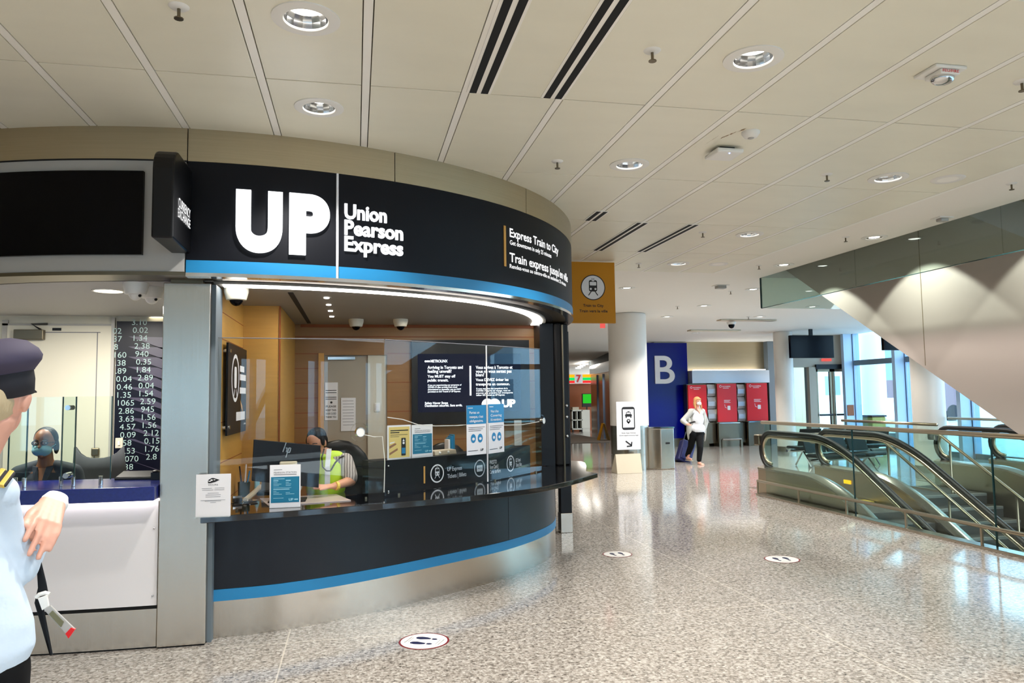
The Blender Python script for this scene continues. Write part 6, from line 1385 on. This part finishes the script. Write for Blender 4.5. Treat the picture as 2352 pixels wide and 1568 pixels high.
hand(mb, wr2, kn2, [kn2+V((.0+s, -.06, -.01)) for s in (-.03, -.01, .01, .03)], (1, wr2+V((.06, -.08, 0))), .009, side=(1, 0, 0))
mb.ell(ch+V((0, .06, -.45)), (.17, .13, .15))
for k in (-1, 1): mb.chain([(ch+V((k*.09, .05, -.5)), .085), (ch+V((k*.1, -.1, -.52)), .065), (ch+V((k*.1, -.1, -.97)), .045)])
blob('body', mb, 'skinm', tc_, .009, 3)
f = lambda x, y, z: c+R @ V((x, y, z))
for k in (-1, 1):
    obj('eye', MB().ell(f(k*.031, -.08, .004), (.011, .007, .006), seg=10, rings=6), 'paper', tc_, smooth=True); obj('eyebrow', MB().tube([f(k*.016, -.087, .022), f(k*.034, -.084, .026), f(k*.05, -.07, .02)], .0035, 6), 'ink', tc_)
mb = MB(); mb.ell(f(0, .018, .048), (.082, .090, .078), R); mb.ell(f(0, .05, .0), (.076, .060, .085), R)
for k in (-1, 1): mb.ell(f(k*.072, -.012, .015), (.012, .03, .04), R)
blob('hair', mb, 'hairb', tc_, .008, 2)
mb = MB(); mb.ell(f(0, -.052, -.055), (.058, .055, .045), R); blob('beard', mb, 'hairb', tc_, .008, 2)
mb = MB(); mb.chain([(sr+V((.0, 0, .0)), .062), (sr.lerp(el, .5), .068), (sr.lerp(el, .85), .066)]); mb.chain([(sl_, .062), (sl_.lerp(el2, .8), .062)]); mb.chain([(sl_, .06), (sr, .06)]); mb.ell(ch+V((0, .03, -.22)), (.165, .112, .27)); blob('striped_shirt', mb, 'striped', tc_, .010, 2)
mb = MB(); mb.chain([(sr+V((-.07, -.0, .02)), .062), (ch+V((0, .02, .025)), .066), (sl_+V((.07, 0, .02)), .062)]); mb.ell(ch+V((0, .02, -.17)), (.172, .130, .25)); mb.ell(ch+V((-.02, .01, -.03)), (.15, .095, .075)); blob('vest', mb, 'hivis', tc_, .010, 2)
mb = MB()
a0 = P(757, 1028, 6.44); 
for (p0, p1, w_) in ((P(756, 1030, 6.52), P(752, 1072, 6.46), .042), (P(752, 1072, 6.46), P(752, 1116, 6.47), .045)):
    d = (p1-p0).normalized(); s_ = V((1, .25, 0)).normalized(); mb.prism([p0-s_*w_/2, p0+s_*w_/2, p1+s_*w_/2, p1-s_*w_/2], (0, -.014, 0))
obj('reflective_band', mb, 'reflect', tc_, bevel=.004)
mb = MB(); mb.tube([P(745, 1030, 6.45), P(739, 1050, 6.42), P(741, 1072, 6.41), P(750, 1081, 6.40), P(760, 1081, 6.41)], .006, 8); obj('lanyard', mb, 'black', tc_, smooth=True)
mb = MB(); mb.tube([P(760, 1080, 6.46), P(770, 1062, 6.46), P(782, 1050, 6.5), P(789, 1047, 6.56)], .007, 8); obj('vest_trim', mb, 'black', tc_, smooth=True)
obj('wristwatch', MB().tube([wr+V((.01, -.0, .0)), wr+V((.028, .012, -.001))], .036, 14), 'gold', tc_)
mb = MB()
for k in (-1, 1): mb.chain([(ch+V((k*.09, .05, -.5)), .1), (ch+V((k*.1, -.1, -.52)), .078), (ch+V((k*.1, -.1, -.95)), .06)])
mb.ell(ch+V((0, .06, -.47)), (.18, .14, .14)); blob('trousers', mb, 'trouser', tc_, .012, 2)
for k in (-1, 1): obj('shoe', MB().ell(ch+V((k*.1, -.15, -ch.z+.045)), (.045, .12, .045)), 'black', tc_, smooth=True)
t = thing('clerk_chair', 'black office chair behind the person in the lime vest', 'chair', (ch.x+.05, 6.9, 0)); q = P(800, 1085, 6.84)
mb = MB(); mb.ell((ch.x+.1, 6.88, q.z-.02), (.29, .06, .31)); obj('backrest', mb, 'black', t, smooth=True); zs = ch.z-.62
obj('seat', MB().box((ch.x-.25, 6.5, zs-.09), (ch.x+.27, 6.95, zs-.02)), 'black', t, bevel=.03); obj('stem', MB().tube([(ch.x, 6.75, .04), (ch.x, 6.75, zs-.08)], .03), 'steeld', t); obj('foot_star', MB().box((ch.x-.26, 6.72, .0), (ch.x+.26, 6.78, .06)).box((ch.x-.03, 6.5, .0), (ch.x+.03, 7.0, .06)), 'black', t)
# ---- walking woman with suitcase
def P(px, py, Y=16.7): return ony(px, py, Y)
wm = thing('person', 'walking person in white blouse, pale cardigan and white mask holding a phone', 'person', (P(1600, 1060).x, 16.7, 0))
c = P(1602, 922); R = Matrix.Rotation(radians(10), 3, 'Z')
f = lambda x, y, z: c+R @ V((x, y, z))
sl_, sr = P(1588, 944), P(1616, 944); ch = sl_.lerp(sr, .5)
mb = MB(); head_mesh(mb, c, R); mb.cap(c+V((0, .02, -.08)), .045, ch+V((0, .01, .03)), .052); mb.chain([(sl_+V((.02, 0, -.02)), .034), (sr+V((-.02, 0, -.02)), .034)]); mb.ell(ch+V((0, 0, -.22)), (.12, .09, .24)); mb.ell(ch+V((0, .01, -.48)), (.155, .115, .13))
el = P(1568, 966, 16.75); wr = P(1578, 974, 16.5); kn = P(1584, 975, 16.43)
mb.chain([(sl_, .034), (el, .034), (wr, .026)]); hand(mb, wr, kn, [kn+V((.045, -.03+s, -.012)) for s in (-.02, -.005, .01, .025)], (1, kn+V((.03, -.03, .025))), .008, side=(0, .5, .5))
el2 = P(1622, 968, 16.8); wr2 = P(1617, 990, 16.78); mb.chain([(sr, .034), (el2, .034), (wr2, .026)]); kn2 = wr2+V((0, .0, -.08)); hand(mb, wr2, kn2, [kn2+V((0, s, -.07)) for s in (-.03, -.01, .01, .03)], (-1, wr2+V((0, -.06, -.08))), .008, side=(0, 1, 0))
hipL, hipR = P(1591, 998), P(1607, 998); aL = P(1579, 1049, 17.0); aR = P(1606, 1061, 16.45); kL = P(1587, 1025, 16.8); kR = P(1608, 1028, 16.5)
mb.chain([(hipL, .085), (kL, .058), (aL, .04)]); mb.chain([(hipR, .085), (kR, .058), (aR, .038)])
for a_, dz in ((aL, .0), (aR, .0)): mb.cap(a_+V((0, .02, -.03)), .036, a_+V((.02, -.15, -.045)), .03); 
for k in range(5): mb.cap(aR+V((-.03+.018*k, -.14, -.048)), .012, aR+V((-.028+.018*k, -.19+.006*k, -.05)), .010)
blob('body', mb, 'skinl', wm, .010, 2)
for a_ in (aL, aR): obj('sandal', MB().box(a_+V((-.04, -.2, -.088)), a_+V((.06, .06, -.074))), 'beige', wm, bevel=.01)
for k in (-1, 1): obj('eye', MB().ell(f(k*.03, -.083, .004), (.010, .006, .006), seg=8, rings=5), 'ink', wm, smooth=True)
mb = MB(); mb.ell(f(0, .015, .035), (.088, .095, .088), R); mb.ell(f(0, .05, -.05), (.085, .06, .11), R)
for k in (-1, 1): mb.chain([(f(k*.075, .0, .02), .022), (f(k*.085, -.015, -.09), .026), (f(k*.085, -.03, -.16), .02)])
mb.ell(f(0, -.065, .058), (.062, .03, .026), R); blob('hair', mb, 'hairr', wm, .010, 2)
mb = MB(); mb.ell(f(0, -.062, -.045), (.055, .055, .050), R); blob('face_mask', mb, 'maskw', wm, .008, 2)
mb = MB(); mb.chain([(sl_+V((.05, -.01, -.02)), .045), (sr+V((-.05, -.01, -.02)), .045)]); mb.ell(ch+V((0, -.005, -.19)), (.145, .125, .20)); mb.ell(ch+V((0, .0, -.42)), (.185, .135, .14)); mb.cap(ch+V((-.1, 0, -.52)), .07, ch+V((.1, 0, -.50)), .07); blob('blouse', mb, 'whitefab', wm, .012, 2)
nk = MB(); nk.prism([ch+V((-.05, -.085, .055)), ch+V((.05, -.085, .055)), ch+V((.01, -.125, -.06))], (0, .05, 0)); obj('neckline', nk, 'skinl', wm)
mb = MB(); mb.chain([(sl_+V((.02, .02, 0)), .068), (el, .062), (wr.lerp(el, .2), .05)]); mb.chain([(sr+V((-.02, .02, 0)), .066), (el2, .058), (wr2.lerp(el2, .2), .045)]); mb.cap(sl_+V((0, .05, 0)), .065, sr+V((0, .05, 0)), .065); mb.ell(ch+V((0, .07, -.25)), (.19, .075, .3)); mb.ell(ch+V((-.21, .05, -.42)), (.055, .10, .30)); mb.ell(ch+V((.175, .03, -.38)), (.035, .09, .36)); mb.ell(ch+V((0, .09, -.52)), (.2, .05, .14)); blob('cardigan', mb, 'greyfab', wm, .012, 2)
mb = MB(); mb.chain([(hipL, .10), (kL, .076), (aL+V((0, 0, .04)), .058)]); mb.chain([(hipR, .10), (kR, .076), (aR+V((0, 0, .05)), .056)]); mb.ell(ch+V((0, .01, -.52)), (.165, .125, .12)); blob('trousers', mb, 'trouser', wm, .012, 2)
p0 = kn+V((.0, -.03, .022)); tag(obj('phone', MB().slab(p0, V((1, -.2, .25)).normalized(), V((0, .9, .3)).normalized(), V((0, 0, 1)), .14, .07, .009), 'black', bevel=.003), 'dark phone held by the walking person', 'phone')
s0 = P(1571, 1057, 17.05); t = thing('suitcase', 'navy rolling suitcase pulled behind the walking person', 'suitcase', (s0.x, 17.1, 0))
ax = V((.42, .28, .86)).normalized(); wd = V((.95, .0, -.3)).normalized(); wd = (wd-ax*wd.dot(ax)).normalized(); dp = ax.cross(wd)
b0 = V((s0.x-.12, 17.12, .09))
obj('shell', MB().slab(b0, wd, ax, dp, .36, .56, .22), 'suitcase', t, bevel=.03)
obj('front_pocket', MB().slab(b0+wd*.04+ax*.06-dp*.025, wd, ax, dp, .28, .28, .03), 'suitcase', t, bevel=.012)
obj('pull_handle', MB().tube([b0+wd*.08+ax*.56+dp*.16, b0+wd*.08+ax*.82+dp*.16, b0+wd*.28+ax*.82+dp*.16, b0+wd*.28+ax*.56+dp*.16], .011, 8), 'black', t)
obj('carry_loop', MB().tube([b0+wd*.12+ax*.555+dp*.05, b0+wd*.14+ax*.60+dp*.05, b0+wd*.22+ax*.60+dp*.05, b0+wd*.24+ax*.555+dp*.05], .012, 8), 'black', t)
for s in (.04, .32):
    w0 = b0+wd*s+ax*.0+dp*.17; obj('wheel', MB().lathe([(.045, -.02), (.045, .02)], (w0.x, w0.y, .046), 16, 'X'), 'rubber', t)
# ================================================================== LIGHT AND CAMERA
w = bpy.data.worlds.new('sky'); SC.world = w; w.use_nodes = True; nt = w.node_tree; bg = nt.nodes['Background']
bg.inputs[0].default_value = (.84, .92, 1.0, 1); bg.inputs[1].default_value = 4.2
def area(name, loc, size, energy, col, rot=(0, 0, 0), sy=None):
    l = bpy.data.lights.new(name, 'AREA'); l.energy = energy; l.size = size; l.color = col; l.shape = 'RECTANGLE' if sy else 'DISK'
    if sy: l.size_y = sy
    o = bpy.data.objects.new(name, l); COL.objects.link(o); o.location = loc; o.rotation_euler = rot; return o
area('exchange_ceiling_lamp', (-2.2, 6.9, 2.49), .22, 26, (1, .94, .84)); area('exchange_ceiling_lamp', (-2.9, 6.3, 2.49), .22, 22, (1, .94, .84))
area('kiosk_ceiling_lamp', (.8, 7.6, 2.48), .15, 7, (1, .9, .76)); area('kiosk_ceiling_lamp', (-.3, 6.6, 2.48), .12, 4, (1, .9, .76))
cam = bpy.data.cameras.new('camera'); cam.sensor_width = 36; cam.lens = FPX/2352*36; cam.clip_end = 300
co = bpy.data.objects.new('camera', cam); COL.objects.link(co)
co.matrix_world = Matrix(((CR.x, CU.x, -CF.x, 0), (CR.y, CU.y, -CF.y, 0), (CR.z, CU.z, -CF.z, EYE), (0, 0, 0, 1)))
SC.camera = co
vs = SC.view_settings; vs.view_transform = 'Standard'; vs.look = 'None'; vs.gamma = 1; vs.use_curve_mapping = False; vs.exposure = 0.68
SC.cycles.max_bounces = 8; SC.cycles.transparent_max_bounces = 24; SC.cycles.diffuse_bounces = 3; SC.cycles.glossy_bounces = 4
SC.cycles.sample_clamp_indirect = 6; SC.cycles.caustics_reflective = False; SC.cycles.caustics_refractive = False
SC.cycles.use_denoising = True
